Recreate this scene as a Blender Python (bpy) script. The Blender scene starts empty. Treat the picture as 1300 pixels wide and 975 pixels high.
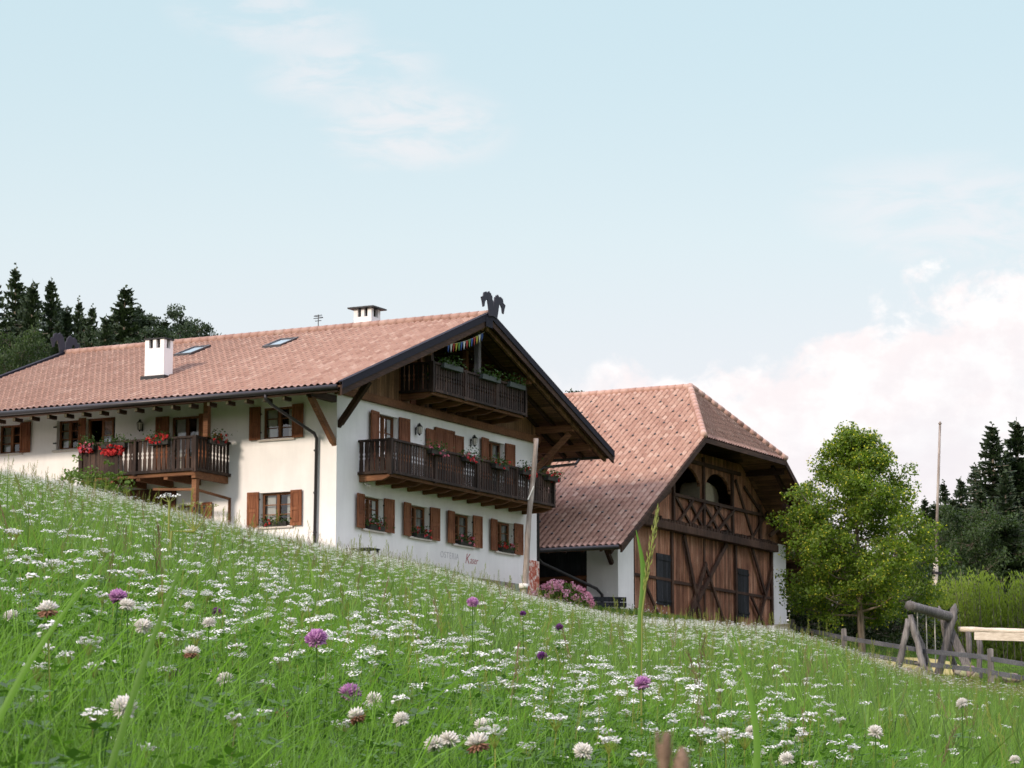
import bpy, math, random
import numpy as np
from mathutils import Vector, Matrix
rnd = random.Random(7)
nr = np.random.RandomState(11)
S = bpy.context.scene
COL = S.collection
rad = math.radians

# ------------------------------------------------------------------ camera, light, exposure
cam = bpy.data.cameras.new("camera"); camo = bpy.data.objects.new("camera", cam); COL.objects.link(camo)
camo.location = (0, 0, 0); camo.rotation_euler = (rad(90 + 8.657), 0, 0)
cam.sensor_width = 36; cam.lens = 95.12; cam.clip_start = 0.05; cam.clip_end = 3000
cam.dof.use_dof = True; cam.dof.focus_distance = 9.0; cam.dof.aperture_fstop = 48
S.camera = camo
SUN_AZ, SUN_EL = -142.0, 20.0            # azimuth from +Y clockwise, degrees
S.view_settings.view_transform = 'Standard'; S.view_settings.look = 'None'
S.view_settings.gamma = 1; S.view_settings.use_curve_mapping = False
S.view_settings.exposure = 0.70
S.cycles.use_denoising = True
S.cycles.adaptive_threshold = 0.02; S.cycles.max_bounces = 5; S.cycles.diffuse_bounces = 3; S.cycles.transparent_max_bounces = 12

L = Vector((math.sin(rad(SUN_AZ)) * math.cos(rad(SUN_EL)), math.cos(rad(SUN_AZ)) * math.cos(rad(SUN_EL)), math.sin(rad(SUN_EL))))
sun = bpy.data.lights.new("sun", 'SUN'); suno = bpy.data.objects.new("sun", sun); COL.objects.link(suno)
sun.energy = 2.0; sun.angle = rad(6.0); sun.color = (1.0, 0.84, 0.68)
suno.rotation_euler = L.to_track_quat('Z', 'Y').to_euler()

W = bpy.data.worlds.new("World"); S.world = W; W.use_nodes = True
nt = W.node_tree; nt.nodes.clear()
def N(tree, typ, **kw):
    n = tree.nodes.new(typ)
    for k, v in kw.items(): setattr(n, k, v)
    return n
def LK(tree, a, b): tree.links.new(a, b)
def math_node(tree, op, a, b=None, c=None, clamp=False):
    n = N(tree, 'ShaderNodeMath', operation=op, use_clamp=clamp)
    for i, v in enumerate((a, b, c)):
        if v is None: continue
        if hasattr(v, 'is_output'): LK(tree, v, n.inputs[i])
        else: n.inputs[i].default_value = v
    return n.outputs[0]
def smooth(tree, x, a, b, lo=0.0, hi=1.0):
    n = N(tree, 'ShaderNodeMapRange', interpolation_type='SMOOTHSTEP')
    LK(tree, x, n.inputs[0]); n.inputs[1].default_value = a; n.inputs[2].default_value = b
    n.inputs[3].default_value = lo; n.inputs[4].default_value = hi
    return n.outputs[0]
def mixc(tree, f, a, b, blend='MIX'):
    n = N(tree, 'ShaderNodeMix', data_type='RGBA', blend_type=blend)
    for i, v in ((0, f), (6, a), (7, b)):
        if hasattr(v, 'is_output'): LK(tree, v, n.inputs[i])
        elif i == 0: n.inputs[0].default_value = v
        else: n.inputs[i].default_value = (*v, 1)
    return n.outputs[2]

def build_sky():
    sky = N(nt, 'ShaderNodeTexSky', sky_type='NISHITA', sun_disc=False)
    sky.sun_elevation = rad(SUN_EL); sky.sun_rotation = rad(SUN_AZ); sky.altitude = 1200
    sky.dust_density = 1.5; sky.air_density = 1.0
    tc = N(nt, 'ShaderNodeTexCoord')
    sep = N(nt, 'ShaderNodeSeparateXYZ'); LK(nt, tc.outputs['Generated'], sep.inputs[0])
    x, y, z = sep.outputs
    az = math_node(nt, 'MULTIPLY', math_node(nt, 'ARCTAN2', x, y), 57.2958)
    el = math_node(nt, 'MULTIPLY', math_node(nt, 'ARCSINE', z), 57.2958)
    # a thin bright veil: cool high up, rosy near the horizon
    r = N(nt, 'ShaderNodeValToRGB'); LK(nt, smooth(nt, el, 4.0, 17.5), r.inputs[0])
    e = r.color_ramp.elements
    e[0].position = 0.0; e[0].color = (6.3, 5.6, 5.85, 1)
    e[1].position = 1.0; e[1].color = (4.55, 5.75, 6.15, 1)
    m = e.new(0.60); m.color = (5.45, 6.15, 6.3, 1)
    m = e.new(0.25); m.color = (6.1, 6.1, 6.25, 1)
    col = mixc(nt, 0.88, sky.outputs[0], r.outputs[0])
    # cloud coordinates in degrees
    cv = N(nt, 'ShaderNodeCombineXYZ'); LK(nt, az, cv.inputs[0]); LK(nt, el, cv.inputs[1])
    def noise(scale, detail, rough, sx=1.0, sy=1.0, off=(0, 0, 0), dist=0.0):
        mp = N(nt, 'ShaderNodeMapping'); LK(nt, cv.outputs[0], mp.inputs[0])
        mp.inputs['Scale'].default_value = (sx, sy, 1); mp.inputs['Location'].default_value = off
        nz = N(nt, 'ShaderNodeTexNoise'); LK(nt, mp.outputs[0], nz.inputs['Vector'])
        nz.inputs['Scale'].default_value = scale; nz.inputs['Detail'].default_value = detail
        nz.inputs['Roughness'].default_value = rough; nz.inputs['Distortion'].default_value = dist
        return nz.outputs[0]
    # cumulus bank low on the right: top edge rises to the right
    top = math_node(nt, 'MULTIPLY_ADD', smooth(nt, az, 3.5, 11.0), 2.0, 8.9)
    bill = noise(0.62, 6, 0.58, 1, 1.25, (3.1, 1.7, 0), 0.3)
    edge = math_node(nt, 'ADD', math_node(nt, 'SUBTRACT', top, el), math_node(nt, 'MULTIPLY', math_node(nt, 'SUBTRACT', bill, 0.5), 4.6))
    cum = math_node(nt, 'MULTIPLY', smooth(nt, edge, -0.1, 0.75), smooth(nt, az, 0.2, 2.6))
    fade = smooth(nt, edge, 0.2, 4.5, 1.0, 0.40)
    cum_f = math_node(nt, 'MULTIPLY', cum, fade)
    cc = mixc(nt, smooth(nt, noise(0.9, 5, 0.6, 1, 1.3, (9, 4, 0)), 0.35, 0.7), (6.9, 6.35, 6.4), (7.9, 7.55, 7.4))
    col = mixc(nt, math_node(nt, 'MULTIPLY', cum_f, 0.95), col, cc)
    # wisps, high left of centre
    def wisp(col, a0, e0, ra, re, tilt, off, amt, c):
        da = math_node(nt, 'SUBTRACT', az, a0); de = math_node(nt, 'SUBTRACT', el, e0)
        de = math_node(nt, 'MULTIPLY_ADD', da, tilt, de)
        d = math_node(nt, 'ADD', math_node(nt, 'POWER', math_node(nt, 'DIVIDE', da, ra), 2.0), math_node(nt, 'POWER', math_node(nt, 'DIVIDE', de, re), 2.0))
        f = math_node(nt, 'MULTIPLY', smooth(nt, d, 0.0, 1.0, 1.0, 0.0), smooth(nt, noise(0.55, 6, 0.6, 0.8, 2.4, off, 0.5), 0.36, 0.62))
        return mixc(nt, math_node(nt, 'MULTIPLY', f, amt), col, c)
    col = wisp(col, -5.3, 16.3, 2.6, 1.0, 0.1, (2, 3, 0), 0.45, (6.6, 6.2, 6.35))
    col = wisp(col, -3.6, 15.2, 2.4, 0.8, -0.1, (5, 1, 0), 0.5, (6.7, 6.25, 6.35))
    col = wisp(col, -2.2, 14.1, 2.6, 1.2, 0.0, (7, 8, 0), 0.55, (6.8, 6.3, 6.35))
    col = wisp(col, 10.0, 12.0, 4.5, 1.6, 0.1, (1, 9, 0), 0.4, (6.9, 6.35, 6.5))
    # unseen sky above the frame, brightened and tinted violet to fill shaded walls
    col = mixc(nt, smooth(nt, el, 19.0, 50.0), col, (14.0, 13.4, 15.4))
    bg = N(nt, 'ShaderNodeBackground'); LK(nt, col, bg.inputs[0]); bg.inputs[1].default_value = 0.09
    out = N(nt, 'ShaderNodeOutputWorld'); LK(nt, bg.outputs[0], out.inputs[0])
build_sky()

# ------------------------------------------------------------------ materials
MATS = {}
def new_mat(name):
    m = bpy.data.materials.new(name); m.use_nodes = True; m.node_tree.nodes.clear(); MATS[name] = m
    return m, m.node_tree
def finish(t, color, rough=0.8, spec=0.3, bump=None, bump_d=0.02, bump_s=0.5, metal=0.0, transl=None, transl_f=0.4):
    p = N(t, 'ShaderNodeBsdfPrincipled')
    if hasattr(color, 'is_output'): LK(t, color, p.inputs['Base Color'])
    else: p.inputs['Base Color'].default_value = (*color, 1)
    if hasattr(rough, 'is_output'): LK(t, rough, p.inputs['Roughness'])
    else: p.inputs['Roughness'].default_value = rough
    p.inputs['Specular IOR Level'].default_value = spec; p.inputs['Metallic'].default_value = metal
    if bump is not None:
        b = N(t, 'ShaderNodeBump'); LK(t, bump, b.inputs['Height']); b.inputs['Distance'].default_value = bump_d; b.inputs['Strength'].default_value = bump_s
        LK(t, b.outputs[0], p.inputs['Normal'])
    o = N(t, 'ShaderNodeOutputMaterial')
    if transl is not None:
        tr = N(t, 'ShaderNodeBsdfTranslucent')
        if hasattr(transl, 'is_output'): LK(t, transl, tr.inputs[0])
        else: tr.inputs[0].default_value = (*transl, 1)
        mx = N(t, 'ShaderNodeMixShader'); mx.inputs[0].default_value = transl_f
        LK(t, p.outputs[0], mx.inputs[1]); LK(t, tr.outputs[0], mx.inputs[2]); LK(t, mx.outputs[0], o.inputs[0])
    else: LK(t, p.outputs[0], o.inputs[0])
def objco(t): return N(t, 'ShaderNodeTexCoord').outputs['Object']
def nz(t, co, scale, detail=4, rough=0.55, sc=(1, 1, 1)):
    mp = N(t, 'ShaderNodeMapping'); LK(t, co, mp.inputs[0]); mp.inputs['Scale'].default_value = sc
    n = N(t, 'ShaderNodeTexNoise'); LK(t, mp.outputs[0], n.inputs['Vector'])
    n.inputs['Scale'].default_value = scale; n.inputs['Detail'].default_value = detail; n.inputs['Roughness'].default_value = rough
    return n.outputs[0]
def ramp(t, f, stops):
    r = N(t, 'ShaderNodeValToRGB'); LK(t, f, r.inputs[0]); e = r.color_ramp.elements
    e[0].position, e[0].color = stops[0][0], (*stops[0][1], 1)
    e[1].position, e[1].color = stops[-1][0], (*stops[-1][1], 1)
    for p, c in stops[1:-1]:
        k = e.new(p); k.color = (*c, 1)
    return r.outputs[0]
def cell(t, co, sx, sy, sz):
    """random value per board / tile: white noise of floored coordinates"""
    mp = N(t, 'ShaderNodeVectorMath', operation='MULTIPLY'); LK(t, co, mp.inputs[0]); mp.inputs[1].default_value = (sx, sy, sz)
    fl = N(t, 'ShaderNodeVectorMath', operation='FLOOR'); LK(t, mp.outputs[0], fl.inputs[0])
    wn = N(t, 'ShaderNodeTexWhiteNoise'); LK(t, fl.outputs[0], wn.inputs[0])
    return wn.outputs[0]
def wood(name, dark, mid, light, grain_axis='z', board=0.0, rough=0.75, gap_axis='x', amt=1.0):
    m, t = new_mat(name); co = objco(t)
    sc = {'z': (14, 14, 0.8), 'x': (0.8, 14, 14), 'y': (14, 0.8, 14)}[grain_axis]
    g = nz(t, co, 1.6, 6, 0.65, sc)
    big = nz(t, co, 0.9, 3, 0.5)
    f = math_node(t, 'MULTIPLY_ADD', g, 0.6, math_node(t, 'MULTIPLY', big, 0.4))
    c = ramp(t, f, [(0.33, dark), (0.5, mid), (0.68, light)])
    bump = g
    if board:
        s = [0, 0, 0]; s['xyz'.index(gap_axis)] = 1 / board
        rn = cell(t, co, *s)
        k = math_node(t, 'MULTIPLY_ADD', rn, 0.75, 0.55)
        sc2 = N(t, 'ShaderNodeVectorMath', operation='SCALE'); LK(t, c, sc2.inputs[0]); LK(t, k, sc2.inputs['Scale'])
        c = sc2.outputs[0]
        sp = N(t, 'ShaderNodeSeparateXYZ'); LK(t, co, sp.inputs[0])
        fr = math_node(t, 'FRACT', math_node(t, 'DIVIDE', sp.outputs['xyz'.index(gap_axis)], board))
        ed = math_node(t, 'MINIMUM', fr, math_node(t, 'SUBTRACT', 1.0, fr))
        seam = smooth(t, ed, 0.0, 0.07)
        c = mixc(t, seam, (dark[0] * .25, dark[1] * .25, dark[2] * .25), c)
        bump = math_node(t, 'MULTIPLY_ADD', g, 0.3, seam)
    finish(t, c, rough, 0.25, bump, 0.012, 0.6)
    return m
wood('shutter_wood', (.075, .024, .012), (.19, .070, .034), (.36, .155, .078), 'z')
wood('window_wood', (.07, .025, .012), (.17, .07, .032), (.30, .14, .07), 'z')
wood('dark_wood', (.012, .008, .007), (.036, .022, .018), (.13, .080, .060), 'z', 0.16)
wood('dark_beam', (.016, .009, .006), (.040, .020, .013), (.10, .052, .034), 'x')
wood('brown_beam', (.065, .027, .013), (.16, .070, .034), (.28, .14, .072), 'y')
wood('soffit_wood', (.085, .046, .026), (.19, .10, .058), (.32, .18, .105), 'y', 0.16, gap_axis='x')
wood('gable_planks', (.08, .040, .018), (.19, .100, .050), (.32, .19, .11), 'z', 0.17)
wood('barn_boards', (.11, .042, .025), (.30, .135, .078), (.55, .33, .22), 'z', 0.19)
wood('barn_frame', (.022, .012, .010), (.060, .032, .022), (.14, .08, .055), 'z')
wood('barn_door_wood', (.03, .012, .007), (.085, .032, .016), (.16, .065, .032), 'z', 0.18, gap_axis='y')
wood('slate_wood', (.010, .011, .014), (.022, .024, .030), (.05, .055, .065), 'z', 0.16)
wood('grey_wood', (.045, .042, .043), (.125, .115, .114), (.29, .27, .265), 'z')
wood('grey_rail', (.045, .048, .055), (.09, .095, .11), (.18, .18, .20), 'x')
wood('pale_wood', (.38, .31, .24), (.62, .54, .45), (.80, .73, .64), 'x')
wood('pole_wood', (.10, .08, .07), (.28, .235, .21), (.55, .50, .46), 'z')
wood('bark', (.06, .048, .038), (.17, .14, .11), (.33, .28, .23), 'z')

def plaster(name, c1, c2):
    m, t = new_mat(name); co = objco(t)
    a = nz(t, co, 0.7, 5, 0.6); s = nz(t, co, 1.2, 4, 0.6, (2.5, 2.5, 0.35)); f = nz(t, co, 22, 3, 0.6)
    c = mixc(t, smooth(t, math_node(t, 'MULTIPLY_ADD', a, 0.6, math_node(t, 'MULTIPLY', s, 0.4)), 0.35, 0.66), c1, c2)
    sp = N(t, 'ShaderNodeSeparateXYZ'); LK(t, co, sp.inputs[0])
    splash = math_node(t, 'MULTIPLY', smooth(t, sp.outputs[2], 0.1, 0.9, 0.5, 0.0), nz(t, co, 3.0, 5, 0.7))
    c = mixc(t, splash, c, (.36, .32, .27))
    finish(t, c, 0.9, 0.15, f, 0.006, 0.35)
plaster('white_plaster', (.76, .745, .755), (.85, .835, .845))
plaster('barn_plaster', (.73, .72, .73), (.83, .82, .83))
def stone():
    m, t = new_mat('plinth_stone'); co = objco(t)
    v = N(t, 'ShaderNodeTexVoronoi', feature='DISTANCE_TO_EDGE'); LK(t, co, v.inputs['Vector']); v.inputs['Scale'].default_value = 2.6
    v2 = N(t, 'ShaderNodeTexVoronoi'); LK(t, co, v2.inputs['Vector']); v2.inputs['Scale'].default_value = 2.6
    c = mixc(t, nz(t, co, 5, 4), (.20, .16, .12), (.44, .38, .30))
    c = mixc(t, 0.35, c, v2.outputs['Color'], 'SOFT_LIGHT')
    c = mixc(t, smooth(t, v.outputs[0], 0.0, 0.05), (.16, .14, .12), c)
    finish(t, c, 0.9, 0.2, smooth(t, v.outputs[0], 0, .12), 0.04, 0.7)
stone()
def redstone():
    m, t = new_mat('red_mottled_plaster'); co = objco(t)
    c = ramp(t, nz(t, co, 7, 5, 0.65), [(0.36, (.36, .08, .05)), (0.5, (.50, .17, .12)), (0.56, (.70, .58, .52)), (0.7, (.74, .68, .64))])
    finish(t, c, 0.9, 0.15)
redstone()
def tiles(name, tw, th, ax_w, k):
    """clay tiles: one random tone per tile, mossy patches, trough shade painted into the colour"""
    m, t = new_mat(name); co = N(t, 'ShaderNodeUVMap').outputs[0]
    rn = cell(t, co, 1 / tw, 1 / th, 1)
    base = ramp(t, rn, [(0.0, (.29 * k, .155 * k, .122 * k)), (0.2, (.39 * k, .230 * k, .183 * k)), (0.75, (.45 * k, .285 * k, .232 * k)), (1.0, (.58 * k, .42 * k, .355 * k))])
    c = mixc(t, smooth(t, nz(t, co, 0.35, 5, 0.65), 0.38, 0.68, .25, .6), base, (.46 * k, .285 * k, .232 * k))
    c = mixc(t, smooth(t, nz(t, co, 1.6, 5, 0.7), 0.60, 0.78, 0, .35), c, (.24, .15, .12))
    sp = N(t, 'ShaderNodeSeparateXYZ'); LK(t, co, sp.inputs[0]); fu = math_node(t, 'FRACT', math_node(t, 'DIVIDE', sp.outputs[0], tw)); fv = math_node(t, 'FRACT', math_node(t, 'DIVIDE', sp.outputs[1], th))
    trough_shade = math_node(t, 'MULTIPLY', smooth(t, fu, .62, .82), smooth(t, nz(t, co, 9, 3), .3, .6, .35, .70)); c = mixc(t, trough_shade, c, (.10, .062, .050))  # shade between tile columns, painted along the troughs and broken up by noise
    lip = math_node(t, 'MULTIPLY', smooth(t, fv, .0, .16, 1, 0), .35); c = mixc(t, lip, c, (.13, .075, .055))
    c = mixc(t, math_node(t, 'MULTIPLY', smooth(t, nz(t, co, 5.0, 3, 0.7), 0.6, 0.7), 0.4), c, (.52, .44, .38))
    finish(t, c, 0.75, 0.3, nz(t, co, 30, 3), 0.004, 0.4)
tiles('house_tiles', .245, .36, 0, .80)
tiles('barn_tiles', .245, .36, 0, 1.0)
def simple(name, c, rough=0.6, spec=0.3, metal=0.0, var=0.25, sc=6.0):
    m, t = new_mat(name); co = objco(t)
    f = nz(t, co, sc, 4)
    cc = mixc(t, f, tuple(v * (1 - var) for v in c), tuple(min(1, v * (1 + var)) for v in c))
    finish(t, cc, rough, spec, metal=metal)
simple('black_metal', (.018, .018, .022), 0.45, 0.5, 0.3)
simple('gutter_metal', (.045, .042, .048), 0.4, 0.5, 0.5)
simple('barge_metal', (.014, .014, .024), 0.75, 0.2, 0.0)
simple('horse_board', (.030, .030, .045), 0.7, 0.3)
simple('sill_stone', (.55, .50, .46), 0.8)
simple('curtain_cloth', (.72, .70, .68), 0.9)
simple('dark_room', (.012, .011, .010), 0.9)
simple('white_paint', (.78, .76, .73), 0.6)
simple('pale_rafter_end', (.50, .40, .30), 0.8)
simple('red_letters', (.40, .16, .17), 0.8)
simple('grey_letters', (.50, .48, .51), 0.8)
simple('soil', (.05, .035, .022), 0.95)
simple('box_plastic', (.030, .028, .026), 0.5)
simple('planter_grey', (.06, .075, .075), 0.6)
simple('hay', (.46, .40, .30), 0.95, var=.35, sc=9)
simple('sand', (.42, .36, .15), 0.95)
simple('rope', (.45, .42, .36), 0.9)
simple('lamp_glass', (.62, .58, .52), 0.25, 0.6)
for nme, cc in dict(flag_blue=(.07, .13, .42), flag_red=(.42, .06, .05), flag_green=(.16, .34, .10), flag_white=(.75, .75, .78), flag_yellow=(.55, .48, .08)).items():
    simple(nme, cc, 0.85)
def glass():
    m, t = new_mat('window_glass')
    g = N(t, 'ShaderNodeBsdfGlossy'); g.inputs['Roughness'].default_value = 0.03; g.inputs[0].default_value = (.9, .93, .96, 1)
    b = N(t, 'ShaderNodeBump'); LK(t, nz(t, objco(t), 1.5, 2), b.inputs['Height']); b.inputs['Distance'].default_value = .02; b.inputs['Strength'].default_value = .3
    LK(t, b.outputs[0], g.inputs['Normal'])
    tr = N(t, 'ShaderNodeBsdfTransparent'); tr.inputs[0].default_value = (.75, .78, .78, 1)
    fr = N(t, 'ShaderNodeFresnel'); fr.inputs[0].default_value = 1.5
    mx = N(t, 'ShaderNodeMixShader'); LK(t, math_node(t, 'MULTIPLY_ADD', fr.outputs[0], 0.9, 0.06), mx.inputs[0])
    LK(t, tr.outputs[0], mx.inputs[1]); LK(t, g.outputs[0], mx.inputs[2])
    o = N(t, 'ShaderNodeOutputMaterial'); LK(t, mx.outputs[0], o.inputs[0])
glass()
def leaf(name, c, vary=0.35, tf=0.35, rough=0.55, inst=False, warm=(1.35, 1.25, .75)):
    m, t = new_mat(name)
    if inst: f = N(t, 'ShaderNodeObjectInfo').outputs['Random']
    else: f = nz(t, objco(t), 1.3, 4, 0.7)
    g = N(t, 'ShaderNodeNewGeometry').outputs['Random Per Island']
    a = tuple(v * (1 - vary) for v in c); b = tuple(v * (1 + vary) * w for v, w in zip(c, warm))
    c1 = mixc(t, g, a, b)
    c2 = mixc(t, smooth(t, f, 0.25, 0.75), tuple(v * .75 for v in c), tuple(v * 1.3 * w for v, w in zip(c, warm)))
    cc = mixc(t, 0.5, c1, c2)
    tcol = mixc(t, 1.0, cc, (1.5, 1.6, 0.7), 'MULTIPLY')
    finish(t, cc, rough, 0.35, transl=tcol, transl_f=tf)
leaf('grass_blade', (.090, .185, .038), .85, .42, inst=True, warm=(1.2, 1.15, .85))
leaf('grass_far', (.100, .185, .048), .7, .40, inst=True, warm=(1.2, 1.15, .85))
leaf('clover_leaf', (.040, .105, .022), .3, .3, inst=True)
leaf('seed_stalk', (.17, .20, .075), .3, .3, inst=True)
leaf('spruce_needles', (.030, .053, .031), .55, .12, .7, warm=(1.2, 1.1, .9))
leaf('pine_needles', (.027, .050, .027), .4, .15, .7, warm=(1.2, 1.1, .9))
leaf('linden_leaves', (.084, .145, .022), .55, .38, .5)
leaf('linden_bract_highlights', (.44, .45, .075), .25, .45, .6)  # pale bracts, brightened to double as sunlit highlights on the crown
leaf('broad_leaves', (.030, .056, .024), .4, .3)
leaf('dark_leaves', (.018, .036, .012), .4, .2)
leaf('hedge_leaves', (.15, .215, .050), .35, .5)
leaf('box_leaves', (.035, .075, .022), .4, .3)
leaf('bush_leaves', (.07, .13, .03), .4, .3)
def petal(name, a, b, tf=0.3, inst=False):
    m, t = new_mat(name); g = N(t, 'ShaderNodeNewGeometry').outputs['Random Per Island']
    cc = mixc(t, g, a, b); finish(t, cc, 0.7, 0.2, transl=cc, transl_f=tf)
petal('white_petal', (.70, .70, .66), (.88, .88, .86))
petal('clover_white', (.76, .73, .68), (.92, .90, .88))
petal('clover_brown', (.22, .10, .06), (.42, .24, .16))
petal('clover_purple', (.40, .15, .42), (.74, .44, .70))
petal('clover_dark', (.12, .03, .17), (.28, .09, .34))
petal('geranium_red', (.55, .025, .035), (.80, .10, .10))
petal('geranium_pink', (.70, .12, .22), (.85, .35, .45))
petal('hydrangea_pink', (.62, .24, .36), (.85, .50, .62))
simple('plantain_brown', (.20, .135, .095), 0.9)
simple('dry_stalk', (.20, .145, .085), 0.9)

# ------------------------------------------------------------------ mesh helper
class MB:
    def __init__(s): s.v = []; s.f = []; s.m = []; s.uv = None
    def add(s, vs, fs, mi=0):
        o = len(s.v); s.v.extend([tuple(p) for p in vs])
        for f in fs: s.f.append(tuple(i + o for i in f)); s.m.append(mi)
    def box(s, x0, x1, y0, y1, z0, z1, mi=0, fn=None):
        vs = [(x, y, z) for x in (x0, x1) for y in (y0, y1) for z in (z0, z1)]
        if fn: vs = [fn(*p) for p in vs]
        s.add(vs, [(0, 1, 3, 2), (4, 6, 7, 5), (0, 4, 5, 1), (2, 3, 7, 6), (0, 2, 6, 4), (1, 5, 7, 3)], mi)
    def bar(s, p0, p1, w, h, mi=0, up=(0, 0, 1)):
        p0, p1 = Vector(p0), Vector(p1); d = (p1 - p0).normalized()
        a = d.cross(Vector(up)); a = a.normalized() if a.length > 1e-4 else Vector((1, 0, 0)); b = a.cross(d)
        vs = [p + a * (sx * w / 2) + b * (sy * h / 2) for p in (p0, p1) for sx, sy in ((-1, -1), (1, -1), (1, 1), (-1, 1))]
        s.add(vs, [(0, 3, 2, 1), (4, 5, 6, 7), (0, 1, 5, 4), (1, 2, 6, 5), (2, 3, 7, 6), (3, 0, 4, 7)], mi)
    def tube(s, pts, rs, n=8, mi=0, cap=True):
        pts = [Vector(p) for p in pts]
        if not hasattr(rs, '__len__'): rs = [rs] * len(pts)
        rings = []
        for i, p in enumerate(pts):
            d = (pts[min(i + 1, len(pts) - 1)] - pts[max(i - 1, 0)]).normalized()
            a = d.orthogonal().normalized() if i == 0 else (pa - d * pa.dot(d)).normalized()
            pa = a; b = d.cross(a)
            rings.append([p + (a * math.cos(2 * math.pi * k / n) + b * math.sin(2 * math.pi * k / n)) * rs[i] for k in range(n)])
        vs = [q for r in rings for q in r]; fs = []
        for i in range(len(pts) - 1):
            for k in range(n):
                k2 = (k + 1) % n; fs.append((i * n + k, i * n + k2, (i + 1) * n + k2, (i + 1) * n + k))
        if cap: fs.append(tuple(range(n))[::-1]); fs.append(tuple((len(pts) - 1) * n + k for k in range(n)))
        s.add(vs, fs, mi)
    def prism(s, poly, fn, d0, d1, mi=0):
        """poly: (u,z) outline, extruded from d0 to d1; fn(u,d,z) -> point"""
        n = len(poly)
        vs = [fn(u, d0, z) for u, z in poly] + [fn(u, d1, z) for u, z in poly]
        fs = [tuple(range(n)), tuple(range(2 * n - 1, n - 1, -1))] + [(i, i + n, (i + 1) % n + n, (i + 1) % n) for i in range(n)]
        s.add(vs, fs, mi)
    def quad(s, a, b, c, d, mi=0): s.add([a, b, c, d], [(0, 1, 2, 3)], mi)
    def build(s, name, mats, parent=None, smooth_sh=False, bevel=0.0, fix=True):
        me = bpy.data.meshes.new(name); me.from_pydata(s.v, [], s.f)
        for m in (mats if isinstance(mats, (list, tuple)) else [mats]): me.materials.append(MATS[m])
        me.polygons.foreach_set('material_index', s.m)
        if smooth_sh: me.polygons.foreach_set('use_smooth', [True] * len(s.f))
        if fix and len(s.f) < 60000:
            import bmesh
            bm = bmesh.new(); bm.from_mesh(me); bmesh.ops.recalc_face_normals(bm, faces=bm.faces); bm.to_mesh(me); bm.free()
        if s.uv is not None:
            ul = me.uv_layers.new(name='UVMap'); idx = np.empty(len(me.loops), dtype=np.int32); me.loops.foreach_get('vertex_index', idx)
            ul.data.foreach_set('uv', np.array(s.uv, dtype=np.float32)[idx].ravel())
        o = bpy.data.objects.new(name, me); COL.objects.link(o)
        if parent is not None: o.parent = parent
        if bevel:
            b = o.modifiers.new('bevel', 'BEVEL'); b.width = bevel; b.segments = 2; b.limit_method = 'ANGLE'
        me.update(); return o
def mesh_np(name, V, Fq, mats, mi=None, parent=None, link=True, smooth_sh=False):
    """numpy mesh of quads (or tris)"""
    me = bpy.data.meshes.new(name); V = np.asarray(V, dtype=np.float32); Fq = np.asarray(Fq, dtype=np.int32); k = Fq.shape[1]
    me.vertices.add(len(V)); me.vertices.foreach_set('co', V.ravel())
    me.loops.add(Fq.size); me.loops.foreach_set('vertex_index', Fq.ravel())
    me.polygons.add(len(Fq)); me.polygons.foreach_set('loop_start', np.arange(0, Fq.size, k, dtype=np.int32)); me.polygons.foreach_set('loop_total', np.full(len(Fq), k, dtype=np.int32))
    for m in (mats if isinstance(mats, (list, tuple)) else [mats]): me.materials.append(MATS[m])
    if mi is not None: me.polygons.foreach_set('material_index', np.asarray(mi, dtype=np.int32))
    if smooth_sh: me.polygons.foreach_set('use_smooth', np.ones(len(Fq), dtype=bool))
    me.update(); me.validate()
    o = bpy.data.objects.new(name, me)
    if link: COL.objects.link(o)
    if parent is not None: o.parent = parent
    return o
def tag(o, label=None, cat=None, group=None, kind=None):
    if label: o['label'] = label
    if cat: o['category'] = cat
    if group: o['group'] = group
    if kind: o['kind'] = kind
    return o
def empty(name, loc=(0, 0, 0), rz=0.0):
    o = bpy.data.objects.new(name, None); COL.objects.link(o); o.location = loc; o.rotation_euler = (0, 0, rz); o.empty_display_size = 0.2
    return o
def copy_tree(o, parent=None):
    c = o.copy(); COL.objects.link(c)
    if parent is not None: c.parent = parent
    for ch in list(o.children): copy_tree(ch, c)
    return c

# ------------------------------------------------------------------ terrain
EU = np.array([-.36, -.26, -.1905, -.1595, -.1272, -.1022, -.0648, -.0379, -.0146, .0029, .032, .0436, .0726, .1016, .1161, .1305, .1536, .1882, .26, .4])
EV = np.array([.150, .135, .1229, .1164, .1082, .1017, .0935, .0889, .0828, .0784, .0708, .0682, .0656, .0630, .0581, .054, .0483, .0436, .036, .032])
BU = np.array([-.4, -.2, -.065, 0, .04, .1, .122, .16, .19, .3, .5]); BV = np.array([76, 79, 79, 90, 95, 104, 101, 94, 90, 84, 80])
FP = np.array([(-5.7, 88, 7.55), (.8, 100.5, 7.3), (-21, 96, 7.6), (4, 104, 6.85), (12, 119, 6.85), (-10, 112, 7.6), (-8, 130, 7.5), (11.64, 113, 6.1), (13.25, 108.5, 5.3), (15.4, 102, 4.45), (17.4, 99, 4.0), (19.2, 96, 3.5), (16.2, 104, 4.35), (14.1, 111, 5.4), (21, 125, 5.2), (-30, 160, 10), (-15, 150, 9), (29, 160, 5.5), (0, 150, 8), (30, 95, 1.8), (40, 140, 4), (-60, 170, 14), (3, 99, 6.75), (-16, 83, 7.6), (-30, 90, 8.2), (0, 220, 12), (60, 220, 8)])
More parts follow.
